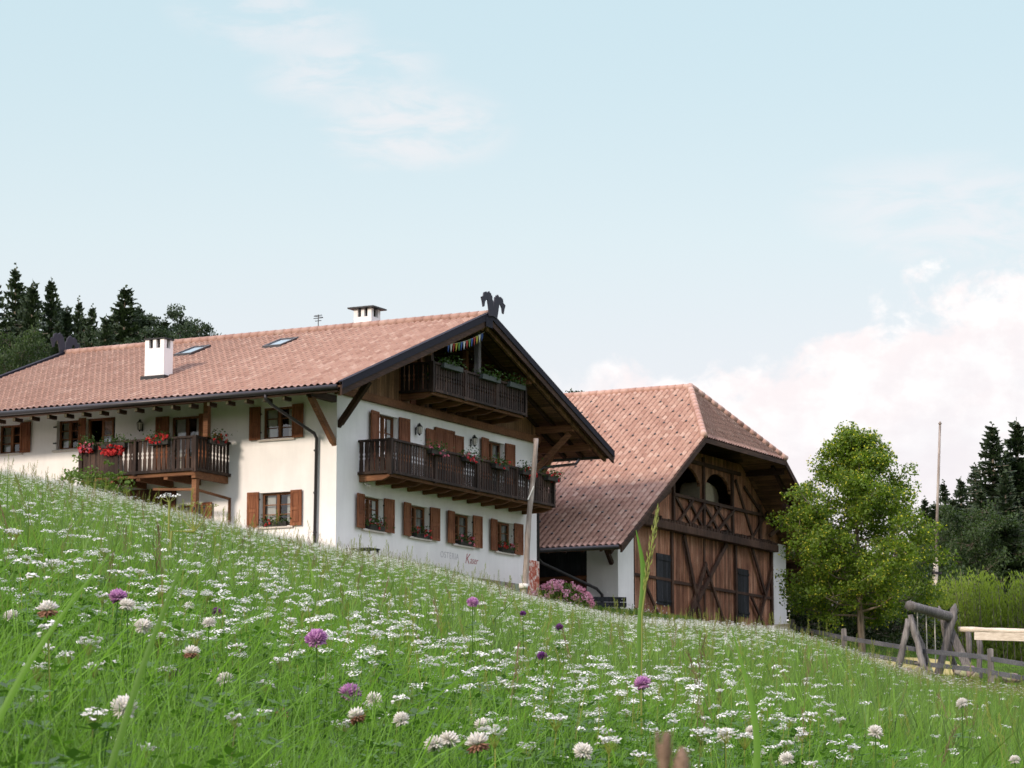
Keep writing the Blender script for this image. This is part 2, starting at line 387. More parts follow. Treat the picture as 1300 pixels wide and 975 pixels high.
def T(x, y):
    x = np.asarray(x, dtype=float); y = np.asarray(y, dtype=float); sh = x.shape; x = x.ravel(); y = y.ravel()
    ye = np.where(y > 4, y, 2 + 2 * np.exp((np.minimum(y, 4) - 4) / 4))
    u = np.clip(x / ye, -.5, .5)
    # smoothed piecewise slope
    E = sum(np.interp(u + d, EU, EV) for d in (-.012, -.006, 0, .006, .012)) / 5 - np.interp(u, [-.2, -.05, .0, .04, .07, .1, .13, .15, .19], [.002, .002, .0035, .003, .0015, .001, .002, .0032, .0035])
    m = np.minimum(ye, 140) * E - .5 + .035 * np.sin(x * .9 + y * .35) * np.clip(ye / 20, 0, 1) + .02 * np.sin(x * 2.3 - y * .8) * np.clip(ye / 12, 0, 1)
    B = np.interp(u, BU, BV)
    k = np.clip((y - B) / 7, 0, 1); k = k * k * (3 - 2 * k)
    d2 = (x[:, None] - FP[None, :, 0]) ** 2 + (y[:, None] - FP[None, :, 1]) ** 2
    w = 1 / (d2 + 1.5) ** 2; far = (w * FP[None, :, 2]).sum(1) / w.sum(1)
    far = far + np.clip((y - 180) / 400, 0, 1) * 8
    return (m * (1 - k) + far * k).reshape(sh)
def Tz(x, y): return float(T(np.array([x]), np.array([y]))[0])

def build_ground():
    ys = np.concatenate([np.linspace(-900, -40, 8), np.linspace(-30, 0, 8), np.arange(1, 30, .8), np.arange(30, 70, 1.6), np.arange(70, 130, 1.0), np.arange(130, 240, 6), np.linspace(250, 1500, 14)])
    xs = np.concatenate([np.linspace(-1200, -80, 12), np.arange(-75, -30, 4), np.arange(-30, 30, .8), np.arange(30, 75, 4), np.linspace(80, 1200, 12)])
    X, Y = np.meshgrid(xs, ys); Z = T(X, Y)
    V = np.stack([X, Y, Z], -1).reshape(-1, 3); nx = len(xs); ny = len(ys)
    i, j = np.meshgrid(np.arange(ny - 1), np.arange(nx - 1), indexing='ij'); a = (i * nx + j).ravel()
    m, t = new_mat('meadow_ground'); co = objco(t)
    c = ramp(t, nz(t, co, 2.5, 6, 0.7), [(0.35, (.035, .050, .015)), (0.5, (.060, .095, .022)), (0.65, (.095, .130, .032))])
    finish(t, c, 0.95, 0.1, nz(t, co, 14, 4), 0.05, 0.6)
    o = mesh_np('ground', V, np.stack([a, a + 1, a + nx + 1, a + nx], -1), 'meadow_ground', smooth_sh=True)
    tag(o, 'sloping green meadow ground', kind='structure')
build_ground()
def build_bounce_yard():  # unseen gravel sheet, added to bounce neutral light onto the gable and eaves
    xs = np.arange(-34, 24, 1.0); ys = np.arange(80, 126, 1.0); X, Y = np.meshgrid(xs, ys); Z = T(X, Y) + .03
    V = np.stack([X, Y, Z], -1).reshape(-1, 3); nx = len(xs); Fs = []
    for i in range(len(ys) - 1):
        for j in range(nx - 1):
            cx, cy = xs[j] + .5, ys[i] + .5; u = cx / cy
            if cy > np.interp(u, BU, BV) + 7 and u < .115: Fs.append((i * nx + j, i * nx + j + 1, (i + 1) * nx + j + 1, (i + 1) * nx + j))
    m, t = new_mat('bounce_gravel'); co = objco(t)
    c = mixc(t, nz(t, co, 3, 6, .7), (.30, .27, .24), (.44, .40, .36)); finish(t, c, .95, .1, nz(t, co, 30, 3), .02, .6)
    o = mesh_np('bounce_yard', V, np.array(Fs), 'bounce_gravel', smooth_sh=True); tag(o, 'unseen pale gravel sheet added round the buildings to bounce light', kind='structure')
build_bounce_yard()

# ------------------------------------------------------------------ frames of the two buildings
RZ = rad(90 - 27.6)
HO = (-5.749, 88.0, 7.6); BO = (4.0815, 104.0, 6.9)
def G(u, d, z): return (u, -d, z)          # gable wall: u to the right, d outward
def F(u, d, z): return (-d, -u, z)         # long wall: u to the right (corner at 0), d outward
def toworld(org, x, y, z):
    c, s = math.cos(RZ), math.sin(RZ)
    return Vector((org[0] + x * c - y * s, org[1] + x * s + y * c, org[2] + z))

def wall(mb, fn, u0, u1, z0, z1, holes, depth=.28, ztop=None, mi=0):
    """wall sheet with rectangular openings and their reveals; ztop(u) trims the top"""
    us = sorted(set([u0, u1] + [h[0] for h in holes] + [h[1] for h in holes]))
    zs = sorted(set([z0, z1] + [h[2] for h in holes] + [h[3] for h in holes]))
    for a, b in zip(us, us[1:]):
        for c, d in zip(zs, zs[1:]):
            cu, cz = (a + b) / 2, (c + d) / 2
            if any(h[0] < cu < h[1] and h[2] < cz < h[3] for h in holes): continue
            mb.quad(fn(a, 0, c), fn(b, 0, c), fn(b, 0, d), fn(a, 0, d), mi)
    for h in holes:
        a, b, c, d = h[:4]
        mb.quad(fn(a, 0, c), fn(a, 0, d), fn(a, -depth, d), fn(a, -depth, c), mi)
        mb.quad(fn(b, 0, c), fn(b, 0, d), fn(b, -depth, d), fn(b, -depth, c), mi)
        mb.quad(fn(a, 0, c), fn(b, 0, c), fn(b, -depth, c), fn(a, -depth, c), mi)
        mb.quad(fn(a, 0, d), fn(b, 0, d), fn(b, -depth, d), fn(a, -depth, d), mi)

def shutter(parent, fn, hinge, z0, z1, w, ang, mirror=False, wmat='shutter_wood'):
    """a panelled shutter leaf hinged at u=hinge; ang = opening away from the wall plane"""
    s = -1 if mirror else 1; ca, sa = math.cos(ang), math.sin(ang)
    def q(a, t, z): # a along leaf, t thickness
        return fn(hinge + s * (a * ca - t * sa), .045 + a * sa + t * ca, z)
    mb = MB(); zm = z0 + (z1 - z0) * .48
    mb.box(.05, w - .05, .0, .022, z0 + .06, z1 - .06, 0, q)
    for a, b in ((0, .075), (w - .075, w)): mb.box(a, b, -.006, .042, z0, z1, 0, q)
    for a, b in ((z0, z0 + .09), (zm - .05, zm + .05), (z1 - .09, z1)): mb.box(.076, w - .076, -.005, .040, a, b, 0, q)
    for a, b in ((z0 + .13, zm - .09), (zm + .09, z1 - .13)):
        mb.box(.115, w - .115, .0225, .033, a, b, 0, q)
    return mb.build('shutter', wmat, parent)

def window(parent, fn, u0, u1, z0, z1, sash=2, bars=2, shl=.5, shr=.5, al=.12, ar=.10, curtains=True, sill=True, name='window', dep=.2, open_sash=False):
    mb = MB(); fw = .07
    mb.box(u0, u0 + fw, -dep - .05, -dep + .03, z0, z1, 0, fn); mb.box(u1 - fw, u1, -dep - .05, -dep + .03, z0, z1, 0, fn)
    mb.box(u0 + fw, u1 - fw, -dep - .049, -dep + .029, z1 - fw, z1, 0, fn); mb.box(u0 + fw, u1 - fw, -dep - .049, -dep + .029, z0, z0 + fw, 0, fn)
    w = (u1 - u0 - 2 * fw) / sash
    for i in range(1, sash):
        c = u0 + fw + i * w; mb.box(c - .055, c + .055, -dep - .047, -dep + .045, z0 + fw, z1 - fw, 0, fn)
    for i in range(sash):
        a, b = u0 + fw + i * w + (.055 if i else 0), u0 + fw + (i + 1) * w - (.055 if i < sash - 1 else 0)
        for k in range(1, bars + 1):
            zz = z0 + fw + (z1 - z0 - 2 * fw) * k / (bars + 1)
            mb.box(a, b, -dep - .02, -dep + .012, zz - .016, zz + .016, 0, fn)
    f = mb.build(name, 'window_wood', parent)
    g = MB(); g.quad(fn(u0 + fw, -dep - .012, z0 + fw), fn(u1 - fw, -dep - .012, z0 + fw), fn(u1 - fw, -dep - .012, z1 - fw), fn(u0 + fw, -dep - .012, z1 - fw))
    g.build('pane', 'window_glass', f)
    if curtains:
        c = MB()
        for a, b in ((u0 + .05, u0 + (u1 - u0) * .34), (u1 - (u1 - u0) * .30, u1 - .05)):
            n = 14; pts = [(a + (b - a) * k / n, -dep - .14 - .025 * math.sin(k * 2.1)) for k in range(n + 1)]
            for (p, dp), (q, dq) in zip(pts, pts[1:]): c.quad(fn(p, dp, z0), fn(q, dq, z0), fn(q, dq, z1), fn(p, dp, z1))
        c.build('curtain', 'curtain_cloth', f)
    if shl: shutter(f, fn, u0 - .01, z0 - .03, z1 + .03, shl, al, True)
    if shr: shutter(f, fn, u1 + .01, z0 - .03, z1 + .03, shr, ar, False)
    if sill:
        s = MB(); s.box(u0 - .1, u1 + .1, -dep + .03, .09, z0 - .085, z0 - .03, 0, fn); s.build('sill', 'sill_stone', f)
        for uu, sg in ((u0, -1), (u1, 1)):
            for zz in (z0 + .22, z1 - .22): k = MB(); k.box(uu - .10 if sg < 0 else uu - .02, uu + .02 if sg < 0 else uu + .10, .01, .07, zz - .02, zz + .02, 0, fn); k.build('hinge', 'black_metal', f)
    return f

def roof_tiles(name, org, ud, vd, u0, u1, v1f, mat, parent, v0f=lambda u: 0.0, tw=.245, th=.36, guards=None, amp=.055):
    """pan tiles as real relief. org + ud*u + vd*v, columns across u, courses stepping up v"""
    org, ud, vd = Vector(org), Vector(ud).normalized(), Vector(vd).normalized(); nrm = ud.cross(vd).normalized()
    if nrm.z < 0: nrm = -nrm
    nc = int(round((u1 - u0) / tw)); prof = [(0, 0), (.18, .85), (.36, 1), (.52, .75), (.70, .05), (.86, -.15)]
    us = []; hs = []
    for i in range(nc):
        for p, h in prof: us.append(u0 + (i + p) * (u1 - u0) / nc); hs.append(h * amp)
    us.append(u1); hs.append(0)
    us = np.array(us); hs = np.array(hs); vmax = np.array([v1f(u) for u in us]); vmin = np.array([v0f(u) for u in us])
    nv = int(math.ceil(vmax.max() / th)); rows = []
    for k in range(nv): rows.append((k * th, .030)); rows.append((k * th + th * .985, .0))
    V = []; UV = []
    jit = np.repeat(nr.uniform(-.006, .006, (nv, nc + 1)), 2, axis=0)
    colidx = np.minimum((np.arange(len(us)) // len(prof)), nc)
    o3, u3, v3, n3 = (np.array(a) for a in (org, ud, vd, nrm))
    for r, (v, lift) in enumerate(rows):
        vv = np.clip(v, vmin, vmax)
        h = hs + lift + jit[r][colidx]
        V.append(o3 + np.outer(us, u3) + np.outer(vv, v3) + np.outer(h, n3)); UV.append(np.stack([us, vv + 1e-3], -1))
    V = np.concatenate(V); UV = np.concatenate(UV); n = len(us); R_ = len(rows)
    i, j = np.meshgrid(np.arange(R_ - 1), np.arange(n - 1), indexing='ij'); a = (i * n + j).ravel()
    Fq = np.stack([a, a + 1, a + n + 1, a + n], -1)
    # drop collapsed faces
    keep = (np.abs(V[Fq[:, 0]] - V[Fq[:, 3]]).sum(1) > 1e-4) | (np.abs(V[Fq[:, 1]] - V[Fq[:, 2]]).sum(1) > 1e-4)
    Fq = Fq[keep]; mi = np.zeros(len(Fq), dtype=int)
    if guards:
        gv = []; gf = []
        for (u, v) in guards:
            b = len(V) + len(gv); c = o3 + u3 * u + v3 * v + n3 * .05
            for du in (-.04, .04):
                for dv in (-.02, .05):
                    for dn in (-.02, .055): gv.append(c + u3 * du + v3 * dv + n3 * dn)
            for f in [(0, 1, 3, 2), (4, 6, 7, 5), (0, 4, 5, 1), (2, 3, 7, 6), (0, 2, 6, 4), (1, 5, 7, 3)]: gf.append([b + q for q in f])
        UV = np.concatenate([UV, np.zeros((len(gv), 2))]); V = np.concatenate([V, np.array(gv)]); Fq = np.concatenate([Fq, np.array(gf)]); mi = np.concatenate([mi, np.ones(len(gf), dtype=int)])
    me_o = mesh_np(name, V, Fq, [mat, 'black_metal'], mi, parent)
    me = me_o.data; ul = me.uv_layers.new(name='UVMap'); idx = np.empty(len(me.loops), dtype=np.int32); me.loops.foreach_get('vertex_index', idx)
    # per face uv: use the tile of the face centre, so that no tone bleeds over a tile edge
    fl = UV[idx].reshape(-1, 4, 2) if len(idx) == 4 * len(me.polygons) else None
    if fl is not None:
        cen = fl.mean(1, keepdims=True); fl = cen + (fl - cen) * .9; ul.data.foreach_set('uv', fl.astype(np.float32).ravel())
    else: ul.data.foreach_set('uv', UV[idx].astype(np.float32).ravel())
    return me_o
def ridge_caps(parent, p0, p1, mat='house_tiles', r=.13, step=.36):
    p0, p1 = Vector(p0), Vector(p1); n = max(1, int((p1 - p0).length / step)); mb = MB(); uvs = []
    for k in range(n):
        a = p0.lerp(p1, k / n); b = p0.lerp(p1, (k + 1.06) / n)
        l0 = len(mb.v); mb.tube([a, b], [r * 1.12, r], 8, 0); uvs += [(k * .245 + .1, 50.3)] * (len(mb.v) - l0)
    mb.uv = uvs; return mb.build('ridge_tiles', mat, parent, True)

# foliage helper: many small folded leaves, numpy
def leaf_quads(C, size, squash=1.0, up=None):
    """C: (n,3) centres, size: (n,) -> verts, quads with random orientation"""
    n = len(C); a = nr.normal(size=(n, 3)); a /= np.linalg.norm(a, axis=1)[:, None]
    if up is not None: a = a * (1 - up) + np.array([0, 0, 1.0]) * up; a /= np.linalg.norm(a, axis=1)[:, None]
    b = nr.normal(size=(n, 3)); b -= (b * a).sum(1)[:, None] * a; b /= np.linalg.norm(b, axis=1)[:, None]
    c = np.cross(a, b); s = np.asarray(size).reshape(-1, 1) * .5
    w = .62 * squash
    P = np.stack([C - b * s, C + c * s * w - b * s * .1 + a * s * .15, C + b * s, C - c * s * w - b * s * .1 + a * s * .15], 1)
    return P.reshape(-1, 3), np.arange(4 * n).reshape(-1, 4)

# ------------------------------------------------------------------ farmhouse
HW = 14.4; HS = .377; HL = 15.6
def build_house():
    H = empty('farmhouse', HO, RZ); tag(H, 'large white farmhouse with red tiled roof, dark wooden balconies and brown shutters', 'farmhouse')
    # openings
    gl = [(1.71, 3.02), (4.82, 6.18), (7.92, 9.31), (11.13, 12.49)]; gz = (1.2, 2.28)
    gu = [(2.62, 3.98), (6.50, 7.92), (10.45, 11.78)]; guz = (3.02, 5.16)
    hol = [(a, b, *gz) for a, b in gl] + [(a, b, *guz) for a, b in gu]
    mb = MB(); wall(mb, G, 0, HW, .1, 5.48, hol); mb.build('gable_wall', 'white_plaster', H)
    lw = [(-2.95, -1.72, 1.22, 2.34), (-2.93, -1.70, 4.14, 5.2), (-6.62, -5.4, 3.0, 5.12), (-11.38, -10.45, 4.29, 5.3), (-10.12, -8.9, 4.29, 5.3), (-13.95, -12.92, 4.29, 5.3), (-6.2, -5.25, 0, 2.1)]
    mb = MB(); wall(mb, F, -HL, 0, 0, 5.75, lw); mb.build('long_wall', 'white_plaster', H)
    mb = MB(); mb.quad((HW, 0, -1), (HW, HL, -1), (HW, HL, 5.75), (HW, 0, 5.75)); mb.add([(0, HL, -1), (HW, HL, -1), (HW, HL, 6.0), (HW / 2, HL, 8.75), (0, HL, 6.0)], [(0, 1, 2, 3, 4)])
    mb.box(.4, HW - .4, .45, HL - .3, 2.7, 2.9); mb.build('back_wall', 'white_plaster', H)
    # rooms behind the glass stay unlit: inner partition
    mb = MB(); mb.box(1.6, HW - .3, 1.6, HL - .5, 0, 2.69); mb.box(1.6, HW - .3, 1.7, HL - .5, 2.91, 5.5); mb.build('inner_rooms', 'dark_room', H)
    mb = MB(); mb.box(.02, HW + .04, -.06, .3, -1.5, .1); mb.box(-.04, .02, -.04, HL, -1.5, .05); mb.build('plinth', 'plinth_stone', H)
    mb = MB(); mb.box(13.55, 14.46, -.075, .06, -1.2, 1.05); mb.box(14.401, 14.47, .06, .6, -1.2, 1.05)
    tag(mb.build('corner_patch', 'red_mottled_plaster', H), 'red and white mottled patch at the foot of the corner')
    # gable timber: sill beam and planking with the loggia left open
    mb = MB(); mb.bar((-.02, -.03, 5.60), (HW + .02, -.03, 5.60), .24, .26); mb.build('gable_beam', 'brown_beam', H, bevel=.012)
    def under(x): return 5.3 + HS * (min(x, HW - x) + 2.75) - .30
    mb = MB()
    def planks(x0, x1, y, z0, st=.17):
        x = x0
        while x < x1 - 1e-3:
            b = min(x + st, x1); mb.add([(x, y, z0), (b, y, z0), (b, y, under(b)), (x, y, under(x))], [(0, 1, 2, 3)]); x = b
    planks(0, 4.1, -.002, 5.72); planks(11.0, HW, -.002, 5.72); planks(4.1, 11.0, 1.6, 5.72)
    mb.quad((4.1, 0, 5.72), (4.1, 1.6, 5.72), (4.1, 1.6, under(4.1)), (4.1, 0, under(4.1))); mb.quad((11, 0, 5.72), (11, 1.6, 5.72), (11, 1.6, under(11)), (11, 0, under(11)))
    mb.box(4.1, 11, 0, 1.6, 5.7, 5.76); mb.build('gable_planking', 'gable_planks', H)
    mb = MB(); mb.box(7.6, 8.5, 1.55, 1.6, 5.76, 7.8); mb.build('loggia_door', 'shutter_wood', H)
    mb = MB(); mb.box(5.2, 6.0, 1.55, 1.6, 6.5, 7.3); mb.build('loggia_shutter', 'shutter_wood', H)
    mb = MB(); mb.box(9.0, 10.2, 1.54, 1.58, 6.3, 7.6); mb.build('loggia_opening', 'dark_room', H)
    for x in (4.15, 5.6, 8.9, 10.95): mb = MB(); mb.box(x - .09, x + .09, -.03, .12, 5.73, under(x) + .1); mb.build('gable_post', 'brown_beam', H)
    # windows
    for i, (a, b) in enumerate(gl): window(H, G, a, b, *gz, shl=.54, shr=.60, al=.10, ar=.06)
    for i, (a, b) in enumerate(gu):
        if i == 1:
            f = window(H, G, a, b, *guz, shl=0, shr=0, curtains=False, sill=False, name='balcony_door')
            shutter(f, G, a + .02, guz[0], guz[1], (b - a) / 2 - .03, -.02); shutter(f, G, b - .02, guz[0], guz[1], (b - a) / 2 - .03, -.02, True)
            shutter(f, G, a - .02, guz[0], guz[1] - .12, .62, .02, True); shutter(f, G, b + .02, guz[0], guz[1] - .12, .60, .02)
        else: window(H, G, a, b, *guz, shl=.60, shr=.66, al=.10, ar=.06, sill=False, name='balcony_door', bars=3)
    window(H, F, *lw[0], shl=.44, shr=.44, al=.06, ar=.06); window(H, F, *lw[1], shl=.42, shr=.44, al=.06, ar=.06)
    window(H, F, *lw[2], shl=.52, shr=.4, al=.05, ar=.05, sill=False, name='balcony_door', bars=2)
    window(H, F, *lw[3], shl=0, shr=0); window(H, F, *lw[5], shl=.48, shr=.46, al=.06, ar=.06)
    f = window(H, F, lw[6][0], lw[6][1], 0, 2.1, shl=0, shr=.45, sill=False, name='cellar_door', bars=2)
    # the open window beside it: post, dark opening and a sash swung outward that mirrors the sky
    mb = MB(); mb.box(-10.44, -10.13, -.16, .03, 4.27, 5.32, 0, F)
    for a, b in ((-10.12, -10.04), (-8.98, -8.9)): mb.box(a, b, -.24, -.12, 4.29, 5.3, 0, F)
    mb.box(-10.12, -8.9, -.24, -.12, 5.23, 5.3, 0, F); mb.box(-10.12, -8.9, -.24, -.12, 4.29, 4.35, 0, F); mb.box(-9.54, -9.47, -.235, -.125, 4.35, 5.23, 0, F)
    ow = mb.build('open_window', 'shutter_wood', H)
    ang = rad(-8)
    def q(a, t, z): return F(-9.46 + a * math.cos(ang), -.10 + a * math.sin(ang) * -1 + t, z)
    mb = MB(); w = .50
    mb.box(0, .06, 0, .04, 4.36, 5.22, 0, q); mb.box(w - .06, w, 0, .04, 4.36, 5.22, 0, q); mb.box(.06, w - .06, 0, .04, 5.16, 5.22, 0, q); mb.box(.06, w - .06, 0, .04, 4.36, 4.42, 0, q); mb.box(.06, w - .06, .01, .03, 4.66, 4.69, 0, q)
    mb.build('sash', 'window_wood', ow)
    m, t = new_mat('mirror_pane'); finish(t, (.62, .68, .75), 0.12, 0.8, metal=.9)
    mb = MB(); mb.quad(q(.06, .02, 4.42), q(w - .06, .02, 4.42), q(w - .06, .02, 5.16), q(.06, .02, 5.16)); mb.build('pane', 'mirror_pane', ow)
    mb = MB(); mb.box(-11.5, -8.85, -.1, .1, 4.2, 4.255, 0, F); mb.build('long_sill', 'sill_stone', H)
    # roof
    cs = 1 / math.sqrt(1 + HS * HS); sl = (HW / 2 + 2.75) / cs
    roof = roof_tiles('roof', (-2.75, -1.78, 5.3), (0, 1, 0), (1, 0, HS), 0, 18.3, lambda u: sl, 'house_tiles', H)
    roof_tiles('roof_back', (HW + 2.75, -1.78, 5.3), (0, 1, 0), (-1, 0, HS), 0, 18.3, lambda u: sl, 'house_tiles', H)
    ridge_caps(roof, (HW / 2, -1.78, 9.13), (HW / 2, 16.52, 9.13))
    mb = MB()
    for sgn in (0, 1):
        X = (lambda x: x) if not sgn else (lambda x: HW - x)
        a, b = (X(-2.68), 5.3 + .07 * HS - .05), (X(HW / 2), 9.09 - .05)
        vs = [(a[0], -1.76, a[1]), (b[0], -1.76, b[1]), (b[0], 16.5, b[1]), (a[0], 16.5, a[1])]
        vs += [(p[0], p[1], p[2] - .055) for p in vs]
        mb.add(vs, [(0, 1, 2, 3), (4, 5, 6, 7), (0, 1, 5, 4), (3, 2, 6, 7), (0, 3, 7, 4)])
    mb.build('soffit', 'soffit_wood', H)
    # rafters with pale tips
    for k in range(25):
        y = -1.4 + k * .72
        if y > 16.3: break
        for X in ((lambda x: x), (lambda x: HW - x)):
            z = lambda x: 5.3 + HS * (x + 2.75) - .175
            x0, x1 = -2.5, 7.1; mb = MB()
            mb.bar((X(x0), y, z(x0)), (X(x1), y, z(x1)), .11, .13, 0, (0, 0, 1))
            mb.build('rafter', 'dark_beam', H)
    for k in range(22):
        y = .55 + k * .72; mb = MB(); mb.box(-2.42, -2.0, y - .055, y + .055, 4.99, 5.12); mb.box(-2.435, -2.421, y - .045, y + .045, 5.0, 5.11, 1); mb.build('beam_end', ['dark_beam', 'pale_rafter_end'], H)
    # purlins out to the verge
    for x in (-1.45, 0.02, 3.5, 7.2, 10.9, 14.38, 15.85):
        mb = MB()
        z = 5.3 + HS * (min(x, HW - x) + 2.75) - .38
        mb.bar((x, -1.55, z), (x, 16.2 if x not in (0.02, 14.38) else .3, z), .20, .24)
        mb.build('purlin', 'brown_beam', H, bevel=.015)
    # verge boards and the dark metal verge strip, both gables
    for y in (-1.84, 16.54):
        for sgn in (-1, 1):
            X = (lambda x: x) if sgn < 0 else (lambda x: HW - x)
            mb = MB(); a = (X(-2.80), 5.3 - .02); b = (X(HW / 2), 9.09)
            z0, z1 = a[1], b[1]
            def strip(o0, o1, y0, y1, mi):
                vs = [(x, yy, z + o) for yy in (y0, y1) for (x, z) in (a, b) for o in (o0, o1)]
                mb.add(vs, [(0, 1, 3, 2), (4, 6, 7, 5), (0, 4, 5, 1), (2, 3, 7, 6), (0, 2, 6, 4), (1, 5, 7, 3)], mi)
            strip(-.34, -.03, y - .04, y + .03, 0); strip(-.13, .11, y - .075, y - .043, 1); strip(.085, .115, y - .075, y + .12, 1)
            mb.build('verge_board', ['dark_beam', 'barge_metal'], H)
    for sgn in (-1, 1):
        X = (lambda x: x) if sgn < 0 else (lambda x: HW - x)
        mb = MB(); mb.bar((X(-2.55), -1.62, 5.05), (X(HW / 2), -1.62, 5.05 + HS * 9.75), .10, .16); mb.build('verge_rafter', 'gable_planks', H)
    mb = MB(); mb.box(6.78, 7.28, -1.925, -1.918, 8.62, 8.98); mb.build('apex_plate', 'barge_metal', H)
    # crossed horse heads, both ends of the ridge
    Lp = [(0.0, 9.0), (-.15, 9.5), (-.24, 9.51), (-.34, 9.41), (-.38, 9.26), (-.45, 9.23), (-.51, 9.4), (-.58, 9.54), (-.43, 9.59), (-.40, 9.71), (-.24, 9.77), (-.19, 9.71), (-.15, 9.75), (-.04, 9.81), (.03, 9.73), (.05, 9.77), (.11, 9.68), (.15, 9.7), (.18, 9.55), (.22, 9.54), (.25, 9.35), (.29, 9.05)]
    k = 1.08
    for y in (-1.95, 16.6):
        mb = MB()
        c0 = .0
        mb.prism([(6.93 + x * k, 8.98 + (z - 8.98) * k) for x, z in Lp], G, -y, -y + .05)
        mb.prism([(7.57 - x * k, 8.98 + (z - 8.98) * k) for x, z in Lp][::-1], G, -y - .052, -y - .002)
        mb.build('horse_head_finial', 'horse_board', H)
    # gutter + downpipe
    mb = MB(); mb.tube([(-2.86, -1.72, 5.21), (-2.86, 16.5, 5.21)], .085, 10); mb.build('gutter', 'gutter_metal', H, True)
    mb = MB(); mb.box(-2.78, -2.72, -1.7, 16.5, 5.08, 5.20); mb.build('eaves_board', 'dark_beam', H)
    mb = MB(); mb.tube([(-2.86, .95, 5.15), (-2.84, .95, 5.0), (-2.5, .93, 4.85), (-.25, .72, 4.18), (-.12, .70, 4.02), (-.12, .74, -.2)], .055, 10)
    for z in (3.6, 2.2, .9): mb.tube([(-.12, .73, z), (-.12, .73, z + .05)], .068, 10)
    mb.build('downpipe', 'gutter_metal', H, True)
    mb = MB(); mb.tube([(HW + 2.86, -1.7, 5.21), (HW + 2.86, 14, 5.21)], .085, 10); mb.tube([(HW + 2.8, -.4, 5.15), (HW + 2.5, -.4, 4.95), (HW + .3, -.1, 4.6), (HW + .12, .0, 4.4), (HW + .12, .0, -1)], .055, 8); mb.build('right_gutter', 'gutter_metal', H, True)
    # braces
    for p0, p1 in (((.12, -.06, 4.50), (-.15, -1.30, 5.78)), ((-.05, .10, 3.88), (-1.50, .10, 5.22)), ((HW - .1, -.05, 4.5), (HW + .15, -1.3, 5.78)), ((HW + .05, .1, 3.9), (HW + 1.5, .1, 5.2))):
        mb = MB(); mb.bar(p0, p1, .17, .20); d = (Vector(p1) - Vector(p0)).normalized(); mb.bar(Vector(p0) - d * .14, p0, .17, .13); mb.build('brace', 'dark_beam' if p0[1] == -.06 else 'brown_beam', H, bevel=.015)
    mb = MB(); mb.bar((0, .1, 5.30), (-1.6, .1, 5.30), .18, .22); mb.build('outrigger_beam', 'dark_beam', H)
    # skylights
    for (x0, x1, y0, y1) in ((4.6, 5.75, 9.0, 9.62), (4.65, 5.7, 5.22, 5.85)):
        def q(u, d, z): return (u, z, 5.3 + HS * (u + 2.75) + d)
        mb = MB()
        for a, b, c, d in ((x0, x1, y0 - .07, y0), (x0, x1, y1, y1 + .07), (x0 - .07, x0, y0 - .07, y1 + .07), (x1, x1 + .07, y0 - .07, y1 + .07)): mb.box(a, b, -.03, .14, c, d, 0, q)
        s = mb.build('skylight', 'gutter_metal', H); g = MB(); g.quad(q(x0, .11, y0), q(x1, .11, y0), q(x1, .11, y1), q(x0, .11, y1)); g.build('pane', 'mirror_pane', s)
    # chimneys
    def chimney(x0, x1, y0, y1, z0, z1, cap):
        mb = MB(); mb.box(x0, x1, y0, y1, z0, z1)
        w = .17
        for a, b in ((x0, x0 + w), (x1 - w, x1)):
            for c, d in ((y0, y0 + w), (y1 - w, y1)): mb.box(a, b, c, d, z1, z1 + .30)
        if (y1 - y0) > .7:
            for a, b in ((x0, x0 + w), (x1 - w, x1)): mb.box(a, b, (y0 + y1) / 2 - .07, (y0 + y1) / 2 + .07, z1, z1 + .30)
        c = mb.build('chimney', 'white_plaster', H, bevel=.01)
        m2 = MB(); e = cap
        m2.box(x0 - e, x1 + e, y0 - e, y1 + e, z1 + .301, z1 + .35)
        if cap > .1:
            cx, cy = (x0 + x1) / 2, (y0 + y1) / 2
            m2.add([(x0 - e, y0 - e, z1 + .352), (x1 + e, y0 - e, z1 + .352), (x1 + e, y1 + e, z1 + .352), (x0 - e, y1 + e, z1 + .352), (cx, cy, z1 + .46)], [(0, 1, 4), (1, 2, 4), (2, 3, 4), (3, 0, 4)])
        m2.build('cap', 'black_metal', c)
        m3 = MB(); m3.box(x0 + .12, x1 - .12, y0 + .12, y1 - .12, z1 + .002, z1 + .28)
        m3.build('flue', 'dark_room', c)
        m3 = MB(); m3.box(x0 - .10, x1 + .12, y0 - .10, y1 + .10, z0 - .2, z0 + .14)
        m3.build('flashing', 'black_metal', c)
    chimney(.6, 1.15, 7.35, 8.15, 6.57, 7.68, .03)
    chimney(8.25, 8.9, 3.6, 4.35, 8.7, 9.68, .17)
    # antenna
    mb = MB(); mb.tube([(7.5, 5.4, 8.9), (7.5, 5.4, 9.75)], .018, 6)
    for z, l in ((9.72, .16), (9.62, .20), (9.52, .13)): mb.tube([(7.5, 5.4 - l, z), (7.5, 5.4 + l, z)], .014, 5)
    mb.tube([(7.35, 5.5, 9.67), (7.65, 5.3, 9.67)], .012, 5); mb.build('antenna', 'black_metal', H)
